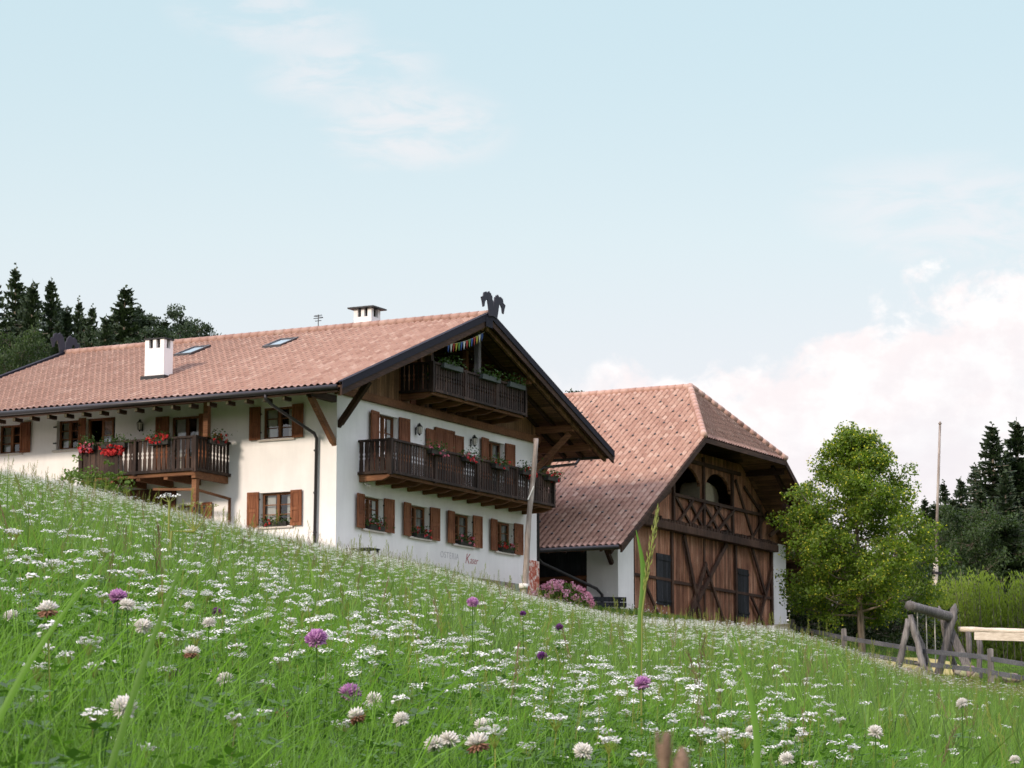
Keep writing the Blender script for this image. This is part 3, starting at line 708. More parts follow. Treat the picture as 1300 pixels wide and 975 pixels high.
    # ---------------- balconies
    def railing(mb, p0, p1, z0, z1, bw=.125, gap=.035, notch=.03, solid=0):
        """flat sawn balusters between p0 and p1 (x,y)"""
        p0, p1 = Vector((*p0, 0)), Vector((*p1, 0)); d = p1 - p0; Lr = d.length; d.normalize(); o = Vector((d.y, -d.x, 0))
        def q(u, t, z): r = p0 + d * u + o * t; return (r.x, r.y, z)
        n = int(Lr / (bw + gap)); st = Lr / n
        for i in range(n):
            a = i * st + gap / 2; b = (i + 1) * st - gap / 2; h = z1 - z0; nn = notch if i >= solid else 0
            if i < solid: a, b = i * st, (i + 1) * st - .006
            mz = z0 + h * .55
            poly = [(a, z0), (b, z0), (b, mz - .13), (b - nn, mz - .07), (b, mz), (b - nn, mz + .07), (b, mz + .13), (b, z1), (a, z1), (a, mz + .13), (a + nn, mz + .07), (a, mz), (a + nn, mz - .07), (a, mz - .13)]
            mb.prism(poly, q, -.012, .014)
        for zz, hh, ww in ((z1 + .03, .07, .13), (z0 + .04, .09, .07)):
            mb.box(0, Lr, -ww / 2 - .001 if zz > z1 else .015, ww / 2 if zz > z1 else .015 + ww, zz - hh / 2, zz + hh / 2, 0, q)
    def balcony(name, x0, x1, y0, y1, zf, zr, long_side, posts, solid=0, gap=.035, joist='y'):
        """x0..x1,y0..y1 footprint in house frame"""
        mb = MB(); mb.box(x0, x1, y0, y1, zf - .05, zf); f = mb.build(name, 'dark_beam', H)
        r = MB()
        if long_side == 'gable': segs = [((x0, y1), (x0, y0)), ((x0, y0), (x1, y0)), ((x1, y0), (x1, y1))]
        else: segs = [((x0, y1), (x0, y0)), ((x1, y1), (x0, y1)), ((x0, y0), (x1, y0))]
        for i, (a, b) in enumerate(segs): railing(r, a, b, zf - .06, zr, gap=gap, solid=solid if (i == 0 and solid) else 0)
        for px, py in posts: r.box(px - .07, px + .07, py - .07, py + .07, zf - .1, zr + .075)
        r.build('railing', 'dark_wood', f)
        b = MB()
        if long_side == 'gable':
            n = int((x1 - x0) / 1.05)
            for k in range(n + 1):
                xx = x0 + .1 + (x1 - x0 - .2) * k / n
                b.prism([(-y1 + .0, zf - .06), (-y1 + .0, zf - .30), (-y0 - .35, zf - .27), (-y0 - .02, zf - .16), (-y0 - .02, zf - .06)], lambda u, d, z: (xx + d, -u, z), -.075, .075)
            b.box(x0 + .001, x1 - .001, y0 + .03, y0 + .15, zf - .16, zf - .052)
        else:
            n = int((y1 - y0) / .95)
            for k in range(n + 1):
                yy = y0 + .1 + (y1 - y0 - .2) * k / n
                b.box(x0 + .05, x1, yy - .08, yy + .08, zf - .30, zf - .06)
            b.box(x0 + .02, x0 + .16, y0, y1, zf - .20, zf - .051)
        b.build('joists', 'brown_beam', f, bevel=.01)
        return f
    balcony('lower_balcony', 1.42, 13.35, -1.22, 0, 3.0, 4.03, 'gable', [(1.42, -1.22), (4.4, -1.22), (7.4, -1.22), (10.4, -1.22), (13.35, -1.22)], gap=.055)
    ub = balcony('upper_balcony', 4.12, 10.95, -1.28, 0, 6.08, 6.98, 'gable', [(4.12, -1.28), (6.4, -1.28), (8.7, -1.28), (10.95, -1.28)], gap=.05)
    mb = MB(); mb.box(7.57, 7.75, -1.2, -1.02, 6.98, 8.62); mb.build('post', 'grey_wood', ub)
    mb = MB(); mb.box(4.25, 4.43, -1.15, -.97, 6.98, 7.5); mb.build('corner_post', 'dark_wood', ub)
    lb = balcony('side_balcony', -2.0, 0, 4.2, 8.8, 3.02, 4.05, 'long', [(-2.0, 4.2), (-2.0, 6.6), (-2.0, 8.8)], solid=8, gap=.06)
    
    for bx in ((-1.58, -1.40, 4.02, 4.20, 4.12, 5.5), (-1.85, -1.67, 4.25, 4.43, -.3, 2.7), (-1.85, -1.67, 8.4, 8.58, -.3, 2.7)): mb = MB(); mb.box(*bx); mb.build('post', 'brown_beam', lb)
    # boarded wall and light frame under the side balcony
    mb = MB(); mb.box(-9.4, -6.3, .0, .05, 0, 2.7, 0, F); mb.build('boarding', 'barn_door_wood', H)
    mb = MB(); mb.bar((-.06, 4.12, 2.2), (-1.8, 4.3, 2.36), .06, .08); mb.bar((-.06, 4.12, 0), (-.06, 4.12, 2.24), .07, .07); mb.bar((-1.78, 4.34, 2.36), (-1.78, 6.0, 2.45), .06, .08); mb.build('porch_frame', 'brown_beam', H)
    # wall lanterns
    def lantern(fn, u, z):
        mb = MB(); mb.box(u - .03, u + .03, 0, .03, z - .14, z + .12, 0, fn)
        c = fn(u, .17, z)
        mb.tube([fn(u, .03, z + .08), fn(u, .12, z + .25), c and fn(u, .17, z + .22)], .013, 5)
        mb.tube([fn(u, .17, z + .27), fn(u, .17, z + .2), fn(u, .17, z + .14)], [.012, .05, .115], 6)
        mb.tube([fn(u, .17, z - .17), fn(u, .17, z - .12), fn(u, .17, z - .11)], [.015, .05, .075], 6)
        for k in range(6):
            a = k * math.pi / 3; dx, dy = math.cos(a), math.sin(a)
            p0 = Vector(fn(u, .17, z - .11)) + Vector((dx, dy, 0)) * .072; p1 = Vector(fn(u, .17, z + .14)) + Vector((dx, dy, 0)) * .105
            mb.tube([p0, p1], .008, 4)
        l = mb.build('wall_lantern', 'black_metal', H)
        g = MB(); g.tube([fn(u, .17, z - .1), fn(u, .17, z + .13)], [.062, .092], 6); g.build('glass', 'lamp_glass', l)
    lantern(G, 5.2, 4.86); lantern(G, 9.2, 4.92); lantern(F, -7.75, 4.85)
    mb = MB(); mb.tube([G(1.75, .0, 2.72), G(1.75, .12, 2.66)], .05, 8); mb.tube([G(1.75, .12, 2.64), G(1.78, .22, 2.56)], [.05, .075], 8); mb.build('spotlight', 'white_paint', H, True)
    # lettering painted on the wall
    def text(s, u, z, size, mat, shear=0, extr=.0015, spacing=1.0):
        cu = bpy.data.curves.new('lettering', 'FONT'); cu.body = s; cu.size = size; cu.shear = shear; cu.extrude = extr; cu.space_character = spacing
        tmp = bpy.data.objects.new('tmp', cu); me = bpy.data.meshes.new_from_object(tmp); bpy.data.objects.remove(tmp)
        me.materials.clear(); me.materials.append(MATS[mat]); o = bpy.data.objects.new('lettering', me); COL.objects.link(o); o.parent = H
        o.rotation_euler = (rad(90), 0, 0); o.location = (u, -.004, z); return o
    text('OSTERIA', 7.0, .64, .31, 'grey_letters', 0, spacing=1.15)
    text('K', 8.80, .56, .52, 'red_letters', .3); text('aser', 9.16, .58, .37, 'red_letters', .3, spacing=.95)
    return H
HOUSE = build_house()

# ------------------------------------------------------------------ barn
BW = 17.2; BS = .632
def build_barn():
    B = empty('barn', BO, RZ); tag(B, 'big brown timber barn with half hipped tile roof and white corner piers', 'barn')
    def und(x): return 2.29 + BS * (min(x, BW - x) + 3.56) - .30
    # white masonry
    mb = MB()
    mb.box(0, 1.42, 0, .6, -1.0, 4.15); mb.box(15.85, 17.3, 0, .6, -1.5, 4.05)
    mb.box(.0, .35, .6, 1.34, -1.0, 4.3); mb.box(0, .35, 6.0, 21, -1, 4.3); mb.box(16.95, 17.3, .6, 21, -1.5, 4.05)
    mb.add([(0, 21, -1), (BW, 21, -1), (BW, 21, 4), (8.6, 21, 9.4), (0, 21, 4)], [(0, 1, 2, 3, 4)])
    mb.build('masonry', 'barn_plaster', B)
    # side gate: planked double door with a diagonal brace, dark planks above
    mb = MB(); mb.box(.12, .16, 1.34, 6.0, 1.55, 4.3, 0); mb.build('side_boarding', 'slate_wood', B)
    mb = MB(); mb.box(.02, .08, 1.36, 6.0, -.6, 1.55); g = mb.build('side_gate', 'barn_door_wood', B)
    mb = MB()
    for y0, y1, z0, z1 in ((1.42, 2.0, -.3, 1.3), (2.0, 2.7, 1.3, -.3), (4.0, 4.8, -.3, 1.4)): mb.bar((-.0, y0, z0), (0.0, y1, z1), .05, .13, 0, (1, 0, 0))
    mb.bar((-.0, 1.36, 1.45), (-.0, 6.0, 1.45), .06, .14); mb.build('brace', 'brown_beam', g)
    # timber gable: boards with openings
    Y = .12
    arches = [(5.5, 8.2, 5.22), (8.76, 11.44, 5.22)]
    mb = MB(); x = 1.42
    def arch(xm):
        for a, b, z in arches:
            if a < xm < b:
                c = (a + b) / 2; w = (b - a) / 2; return z, 5.75 + .72 * math.sqrt(max(0, 1 - ((xm - c) / w) ** 2)) ** 1.1
        return None
    xs = [1.42 + i * .095 for i in range(int((15.85 - 1.42) / .095))] + [15.85]
    xs = sorted(set([round(v, 3) for v in xs] + [5.5, 8.2, 8.76, 11.44]))
    for a, b in zip(xs, xs[1:]):
        ar = arch((a + b) / 2)
        zt = lambda v: min(und(v), 7.15)
        if ar:
            mb.quad((a, Y, -.5), (b, Y, -.5), (b, Y, ar[0]), (a, Y, ar[0]))
            A1, A2 = arch(a + 1e-4) or ar, arch(b - 1e-4) or ar
            mb.quad((a, Y, A1[1]), (b, Y, A2[1]), (b, Y, zt(b)), (a, Y, zt(a)))
            mb.quad((a, Y, A1[1]), (b, Y, A2[1]), (b, Y + .12, A2[1]), (a, Y + .12, A1[1]))
        else: mb.quad((a, Y, -.5), (b, Y, -.5), (b, Y, zt(b)), (a, Y, zt(a)))
    for a, b, s in ((.0, 1.42, 0), (15.85, 17.2, 0)):
        mb.quad((a, Y + .1, 4.1), (b, Y + .1, 4.1), (b, Y + .1, und(b)), (a, Y + .1, und(a)))
    front = mb.build('timber_front', 'barn_boards', B)
    # frame timbers
    mb = MB()
    def bm(x0, z0, x1, z1, w=.16, d=.08, y=None): mb.bar((x0, (Y - .035 - d / 2 + .03) if y is None else y, z0), (x1, (Y - .035 - d / 2 + .03) if y is None else y, z1), d, w, 0, (0, 1, 0)) if False else mb.bar((x0, Y - d / 2 if y is None else y, z0), (x1, Y - d / 2 if y is None else y, z1), w, d, 0, (0, 1, 0))
    for x in (1.50, 5.19, 11.78, 15.77): bm(x, -.4, x, 3.7, .17, .10)
    for x in (5.42, 8.48, 11.52, 14.53): bm(x, 3.9, x, 7.0 if x in (8.48,) else 6.7 if x != 14.53 else 5.6, .17, .10)
    bm(8.48, -.3, 8.48, 3.6, .10, .05)
    bm(1.5, 1.66, 5.15, 1.66, .11, .07); bm(5.2, 1.62, 11.8, 1.62, .12, .075); bm(11.8, 1.62, 15.8, 1.62, .11, .07)
    for a in ((6.28, 3.58, 8.05, -.1, .20), (10.67, 3.58, 6.3, -.1, .20), (8.5, 2.6, 6.4, -.1, .19), (8.5, 2.4, 10.6, -.1, .13), (2.2, 1.6, 4.2, -.3, .12), (13.45, 3.6, 14.85, 1.75, .15), (15.7, 2.9, 13.7, -.1, .15), (13.3, 1.5, 15.5, -.3, .1), (4.9, 3.5, 2.0, 1.8, .001)):
        if a[4] > .01: bm(*a[:4], a[4], .085, Y - .12)
    # X bracing under the arches
    for x0, x1 in ((5.6, 7.3), (6.9, 8.5), (8.4, 10.2), (9.6, 11.6)):
        bm(x0, 5.1, x1, 3.95, .12, .06, Y - .055); bm(x1, 5.1, x0, 3.95, .12, .06, Y - .10)
    bm(11.9, 6.4, 13.9, 3.95, .15, .07); bm(2.2, 3.9, 5.2, 5.3, .14, .07); bm(12.8, 6.2, 15.2, 5.0, .12, .06, Y - .06)
    bm(5.4, 5.16, 14.6, 5.16, .13, .10, Y - .07); bm(4.9, 6.70, 12.4, 6.70, .15, .10, Y - .05)
    bm(13.5, 4.0, 15.4, 5.35, .12, .06, Y - .06)
    mb.build('timber_frame', 'barn_frame', B)
    mb = MB(); mb.box(1.45, 15.85, Y - .38, Y - .01, 3.62, 3.92); j = mb.build('jetty_beam', 'barn_frame', B, bevel=.02)
    mb = MB(); x = 1.7
    while x < 15.7:
        w = rnd.uniform(.14, .30); mb.box(x, x + w, Y - .36, Y - .12, 3.922, 3.95 + rnd.uniform(.05, .17)); x += w + rnd.uniform(.02, .12)
    mb.build('log_row', 'dark_beam', j)
    # dark shutters / hatches
    for a, b in ((3.76, 5.08), (12.0, 13.2)):
        mb = MB(); mb.box(a, b, Y - .05, Y - .005, .62, 2.66); mb.box(a, b, Y - .08, Y - .051, .75, .85); mb.box(a, b, Y - .08, Y - .051, 2.4, 2.5); mb.build('hatch', 'slate_wood', B)
    # right brace and loft eaves bracing

    for a in (((15.2, -.1, 4.3), (17.6, -.9, 5.9), .14, .16), ((1.9, -.1, 4.0), (.4, -.9, 4.3), .12, .14), ((14.2, -1.2, 5.45), (18.5, -1.2, 5.2), .16, .2)): mb = MB(); mb.bar(*a); mb.build('brace', 'barn_frame', B)
    mb = MB(); mb.bar((-.03, .25, 1.95), (-1.25, .25, 3.25), .14, .16, 0); mb.build('eaves_brace', 'dark_beam', B)
    # hay loft floor + back
    mb = MB(); mb.box(1.5, 15.8, .3, 12, 4.9, 5.0); mb.build('loft_floor', 'dark_beam', B)
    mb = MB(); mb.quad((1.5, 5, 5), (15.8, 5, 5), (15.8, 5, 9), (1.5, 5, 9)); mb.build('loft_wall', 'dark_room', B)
    # roof with half hip
    xe, ze = -3.56, 2.29; xh = 4.29; apy = .70; x0y = -1.8; Lb = 22.5
    cs = 1 / math.sqrt(1 + BS * BS); sl = (8.6 - xe) / cs; vh = (xh - xe) / cs
    top = lambda u: sl if u >= apy - x0y else vh + (sl - vh) * u / (apy - x0y)
    guards = []
    for r in range(1, 26):
        for c in range(0, 24):
            u = .35 + c * .98 + (.49 if r % 2 else 0); v = r * .54
            if v < top(u) - .3 and u < Lb: guards.append((u, v))
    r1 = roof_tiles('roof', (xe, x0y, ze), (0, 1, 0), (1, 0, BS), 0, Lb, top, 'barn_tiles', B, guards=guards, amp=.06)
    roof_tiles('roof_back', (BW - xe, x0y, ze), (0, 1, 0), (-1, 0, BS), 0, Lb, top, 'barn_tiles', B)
    zh = ze + BS * (xh - xe); za = ze + BS * (8.6 - xe); vd = Vector((0, apy - x0y, za - zh)); hl = vd.length
    wd = BW - 2 * xh
    hip = roof_tiles('hip_roof', (xh, x0y, zh), (1, 0, 0), vd, -.1, wd + .1, lambda u: max(.02, hl * (1 - abs(u - wd / 2) / (wd / 2 + .1))), 'barn_tiles', B)
    ridge_caps(r1, (8.6, apy - .1, za + .05), (8.6, x0y + Lb, za + .05), 'barn_tiles')
    ridge_caps(hip, (xh - .05, x0y - .02, zh + .06), (8.6, apy, za + .09), 'barn_tiles'); ridge_caps(hip, (BW - xh + .05, x0y - .02, zh + .06), (8.6, apy, za + .09), 'barn_tiles')
    mb = MB()
    o = .07
    for X in ((lambda x: x), (lambda x: BW - x)):
        A = [(X(xe + .05), x0y + .05, ze - o), (X(xh), x0y + .05, zh - o), (X(8.6), apy, za - o), (X(8.6), x0y + Lb - .05, za - o), (X(xe + .05), x0y + Lb - .05, ze - o)]
        A2 = [(a, b, c - .08) for a, b, c in A]; n = 5
        mb.add(A + A2, [tuple(range(n)), tuple(range(2 * n - 1, n - 1, -1))] + [(i, (i + 1) % n, (i + 1) % n + n, i + n) for i in range(n)])
    A = [(xh, x0y + .05, zh - o), (BW - xh, x0y + .05, zh - o), (8.6, apy, za - o)]; A2 = [(a, b, c - .08) for a, b, c in A]
    mb.add(A + A2, [(0, 1, 2), (5, 4, 3)] + [(i, (i + 1) % 3, (i + 1) % 3 + 3, i + 3) for i in range(3)])
    mb.build('soffit', 'soffit_wood', B)
    mb = MB()
    for X in ((lambda x: x), (lambda x: BW - x)):
        a, b = (X(xe), ze), (X(xh), zh)
        vs = [(x, yy, z + oo) for yy in (x0y - .06, x0y + .02) for (x, z) in (a, b) for oo in (-.27, -.01)]
        mb.add(vs, [(0, 1, 3, 2), (4, 6, 7, 5), (0, 4, 5, 1), (2, 3, 7, 6), (0, 2, 6, 4), (1, 5, 7, 3)])
    mb.box(xh, BW - xh, x0y - .05, x0y + .02, zh - .22, zh - .03); mb.build('verge_board', 'dark_beam', B)
    mb = MB()
    for y in (-1.2,):
        for X in ((lambda x: x), (lambda x: BW - x)):
            mb = MB(); mb.bar((X(xe + .3), y, ze - .2), (X(xh), y, zh - .22), .14, .18); mb.build('rafter', 'dark_beam', B)
    for x in (-1.6, 1.0, 4.0, 13.2, 16.2, 18.8):
        mb = MB(); mb.bar((x, -1.6, und(x) + .02), (x, 1.0, und(x) + .02), .18, .2); mb.build('purlin', 'dark_beam', B)
    for k in range(30):
        y = -.9 + k * .75
        mb = MB(); mb.bar((xe + .15, y, ze - .14), (1.0, y, ze - .14 + BS * (1.0 - xe - .15)), .1, .12); mb.build('rafter', 'dark_beam', B)
    mb = MB(); mb.tube([(xe - .1, x0y + .05, ze - .07), (xe - .1, x0y + Lb, ze - .07)], .085, 10); mb.build('gutter', 'gutter_metal', B, True)
    mb = MB(); mb.tube([(xe - .1, 1.72, ze - .1), (xe - .08, 1.70, ze - .3), (xe + .3, 1.6, ze - .52), (-.35, .75, .98), (-.14, .62, .75), (-.14, .62, -1)], .06, 10); mb.build('downpipe', 'gutter_metal', B, True)
    # hay bales stored in the loft
    def bale(x, y, r, w, lab):
        o = empty('hay_bale', toworld(BO, x, y, 5.0), RZ); tag(o, lab, 'hay bale', 'hay bales in the barn loft')
        n = 28; P = []; Fs = []
        for k in range(n):
            a = 2 * math.pi * k / n
            for t, rr in ((-w / 2, .93), (-w / 2 + .08, 1), (w / 2 - .08, 1), (w / 2, .93)):
                q = r * rr * (1 + .02 * math.sin(5 * a + x) + rnd.uniform(-.012, .012)); P.append((q * math.cos(a), t, r + q * math.sin(a) - .03))
        for k in range(n):
            for j in range(3): a, b = k * 4 + j, ((k + 1) % n) * 4 + j; Fs.append((a, a + 1, b + 1, b))
        Fs.append(tuple(k * 4 for k in range(n))); Fs.append(tuple(k * 4 + 3 for k in range(n))[::-1])
        m = MB(); m.add(P, Fs); m.build('straw', 'hay', o)
    bale(6.15, 1.3, .66, 1.1, 'pale hay bale behind the left arched opening of the barn')
    bale(10.3, 1.2, .62, 1.1, 'pale hay bale behind the right arched opening of the barn'); bale(11.5, 1.5, .62, 1.1, 'hay bale half hidden at the right edge of the right arch')
    return B
BARN = build_barn()

# ------------------------------------------------------------------ scatter of uncountable plants (one object, geometry nodes)
def scatter(name, P, rot, scl, idx, sources, label, cat):
    c = bpy.data.collections.new(name + '_sources')
    for s in sources: c.objects.link(s)
    me = bpy.data.meshes.new(name); me.from_pydata([tuple(p) for p in P], [], [])
    for an, ty, dat in (('rot', 'FLOAT_VECTOR', rot), ('scl', 'FLOAT', scl), ('idx', 'INT', idx)):
        a = me.attributes.new(an, ty, 'POINT'); a.data.foreach_set('vector' if ty == 'FLOAT_VECTOR' else 'value', np.asarray(dat).ravel())
    o = bpy.data.objects.new(name, me); COL.objects.link(o)
    g = bpy.data.node_groups.new(name, 'GeometryNodeTree')
    g.interface.new_socket('Geometry', in_out='INPUT', socket_type='NodeSocketGeometry'); g.interface.new_socket('Geometry', in_out='OUTPUT', socket_type='NodeSocketGeometry')
    gi, go = N(g, 'NodeGroupInput'), N(g, 'NodeGroupOutput')
    ci = N(g, 'GeometryNodeCollectionInfo'); ci.inputs[0].default_value = c; ci.inputs['Separate Children'].default_value = True; ci.inputs['Reset Children'].default_value = True
    iop = N(g, 'GeometryNodeInstanceOnPoints')
    def attr(an, ty): n = N(g, 'GeometryNodeInputNamedAttribute', data_type=ty); n.inputs[0].default_value = an; return n.outputs[0]
    LK(g, gi.outputs[0], iop.inputs['Points']); LK(g, ci.outputs[0], iop.inputs['Instance']); iop.inputs['Pick Instance'].default_value = True
    LK(g, attr('idx', 'INT'), iop.inputs['Instance Index'])
    e2r = N(g, 'FunctionNodeEulerToRotation'); LK(g, attr('rot', 'FLOAT_VECTOR'), e2r.inputs[0]); LK(g, e2r.outputs[0], iop.inputs['Rotation'])
    LK(g, attr('scl', 'FLOAT'), iop.inputs['Scale']); LK(g, iop.outputs[0], go.inputs[0])
    md = o.modifiers.new('scatter', 'NODES'); md.node_group = g
    tag(o, label, cat, kind='stuff'); return o

def blades(n, R, h0, h1, w, seg=4, bend=.35, seed=0, base=-.06):
    """a clump of n tapering curved grass blades"""
    r = np.random.RandomState(seed); ang = r.uniform(0, 2 * np.pi, n); rr = R * np.sqrt(r.uniform(0, 1, n))
    bx, by = rr * np.cos(ang), rr * np.sin(ang); h = r.uniform(h0, h1, n); dirn = r.uniform(0, 2 * np.pi, n); bd = h * bend * r.uniform(.15, 1.5, n) ** 1.3
    face = r.uniform(0, 2 * np.pi, n); ww = w * r.uniform(.6, 1.3, n); V = []
    for k in range(seg + 1):
        t = k / seg; cx = bx + np.cos(dirn) * bd * t ** 2; cy = by + np.sin(dirn) * bd * t ** 2; cz = base + h * (t - .18 * (bd / h) * t ** 3)
        wd = ww * (1 - t ** 1.7) * .5 + .0003
        for sgn in (-1, 1): V.append(np.stack([cx + sgn * wd * np.cos(face), cy + sgn * wd * np.sin(face), cz], -1))
    V = np.stack(V, 1); base_i = np.arange(n)[:, None] * (2 * (seg + 1)); fs = []
    for k in range(seg): fs.append(np.stack([base_i[:, 0] + 2 * k, base_i[:, 0] + 2 * k + 1, base_i[:, 0] + 2 * k + 3, base_i[:, 0] + 2 * k + 2], -1))
    return V.reshape(-1, 3), np.concatenate(fs)
def src(name, parts):
    """parts: list of (V, F(quads), matname)"""
    Vs = []; Fs = []; mi = []; mats = []; o = 0
    for V, Fq, m in parts:
        if m not in mats: mats.append(m)
        Vs.append(V); Fs.append(np.asarray(Fq) + o); mi += [mats.index(m)] * len(Fq); o += len(V)
    return mesh_np(name, np.concatenate(Vs), np.concatenate(Fs), mats, mi, link=False)
def trefoils(n, R, h0, h1, size, seed):
    r = np.random.RandomState(seed); V = []; Fq = []
    for i in range(n):
        a = r.uniform(0, 6.28); q = R * math.sqrt(r.uniform()); c = np.array([q * math.cos(a), q * math.sin(a), r.uniform(h0, h1)]); a0 = r.uniform(0, 6.28); tl = r.uniform(-.35, .35, 2)
        for k in range(3):
            b = a0 + k * 2.094; d = np.array([math.cos(b), math.sin(b), 0]); e = np.array([-d[1], d[0], 0]); s = size * r.uniform(.8, 1.2)
            pts = [c, c + d * s * .55 + e * s * .36, c + d * s, c + d * s * .55 - e * s * .36]
            for p in pts:
                dd = p - c; V.append(p + np.array([0, 0, dd[0] * tl[0] + dd[1] * tl[1] + .15 * np.linalg.norm(dd)]))
            Fq.append([len(V) - 4 + j for j in range(4)])
        s0 = len(V); w = .0012
        V += [np.array([c[0] * .7, c[1] * .7, -.05]) + np.array([w, 0, 0]), np.array([c[0] * .7, c[1] * .7, -.05]) - np.array([w, 0, 0]), c - np.array([w, 0, 0]), c + np.array([w, 0, 0])]; Fq.append([s0, s0 + 1, s0 + 2, s0 + 3])
    return np.array(V), np.array(Fq)
def stalk(V, Fq, p0, p1, w, rr):
    p0, p1 = np.array(p0, float), np.array(p1, float)
    for a in (rr.uniform(0, 3.14),):
        for b in (a, a + 1.57):
            d = np.array([math.cos(b), math.sin(b), 0]) * w * .5; k = len(V); V += [p0 - d, p0 + d, p1 + d * .7, p1 - d * .7]; Fq.append([k, k + 1, k + 2, k + 3])
def disc(V, Fq, c, r, rr, n=6, tilt=.35):
    """slightly domed small white floret as two quads"""
    t = rr.normal(size=2) * tilt; k = len(V); a0 = rr.uniform(0, 6.28)
    for j in range(6):
        a = a0 + j * math.pi / 3; q = r * rr.uniform(.75, 1.15); x, y = q * math.cos(a), q * math.sin(a); V.append(np.array([c[0] + x, c[1] + y, c[2] + x * t[0] + y * t[1] - (.25 * r if j % 2 else 0)]))
    Fq.append([k, k + 1, k + 2, k + 3]); Fq.append([k, k + 3, k + 4, k + 5])
def umbel(seed, h=.34, R=.03, n=16, fr=.006, simple_=False):
    rr = np.random.RandomState(seed); SV, SF, PV, PF = [], [], [], []
    top = np.array([rr.normal() * .03, rr.normal() * .03, h]); fork = top - np.array([0, 0, R * 1.5])
    stalk(SV, SF, (0, 0, -.05), fork, .0028, rr)
    nray = n if not simple_ else n
    for i in range(nray):
        a = i * 2.39996; q = R * math.sqrt((i + .5) / nray); c = top + np.array([q * math.cos(a), q * math.sin(a), -.25 * q + rr.normal() * .003])
        if not simple_: stalk(SV, SF, fork, c, .0012, rr)
        m = 4 if not simple_ else 1
        for j in range(m): disc(PV, PF, c + (rr.normal(size=3) * np.array([.5, .5, .15]) * fr * 1.1 if m > 1 else 0), fr, rr)
    return [(np.array(SV), np.array(SF), 'seed_stalk'), (np.array(PV), np.array(PF), 'white_petal')]
def culm(seed, h=.6):
    rr = np.random.RandomState(seed); V, Fq = [], []; p = np.array([0, 0, -.05]); d = np.array([rr.normal() * .12, rr.normal() * .12, 1]); step = h / 5
    for k in range(5):
        q = p + d * step; stalk(V, Fq, p, q, .0028 - .0003 * k, rr); p = q; d = d + np.array([rr.normal() * .06, rr.normal() * .06, 0])
    for k in range(26):
        t = k / 26; c = p - d * (.11 * (1 - t)) + np.array([rr.normal() * .006, rr.normal() * .006, 0]) * (1.3 - t); e = c + d * .014 + np.array([rr.normal(), rr.normal(), 0]) * .005; stalk(V, Fq, c, e, .0022, rr)
    return [(np.array(V), np.array(Fq), 'seed_stalk')]

def visible_points(n, y0, y1, spread=.225, pw=1.0, margin=1.0, seed=1):
    """random points in the wedge of meadow one can see; pw shapes density with distance"""
    r = np.random.RandomState(seed); y = (y0 ** pw + (y1 ** pw - y0 ** pw) * r.uniform(0, 1, n)) ** (1 / pw)
    x = r.uniform(-1, 1, n) * (y * spread + margin); z = T(x, y)
    return np.stack([x, y, z], -1), r
def patchy(P, s, seed):
    return .5 + .5 * np.sin(P[:, 0] * s + 1.7 * np.sin(P[:, 1] * s * .7 + seed)) * np.cos(P[:, 1] * s * .55 + 1.3 * np.sin(P[:, 0] * s * .8 + 2 * seed))

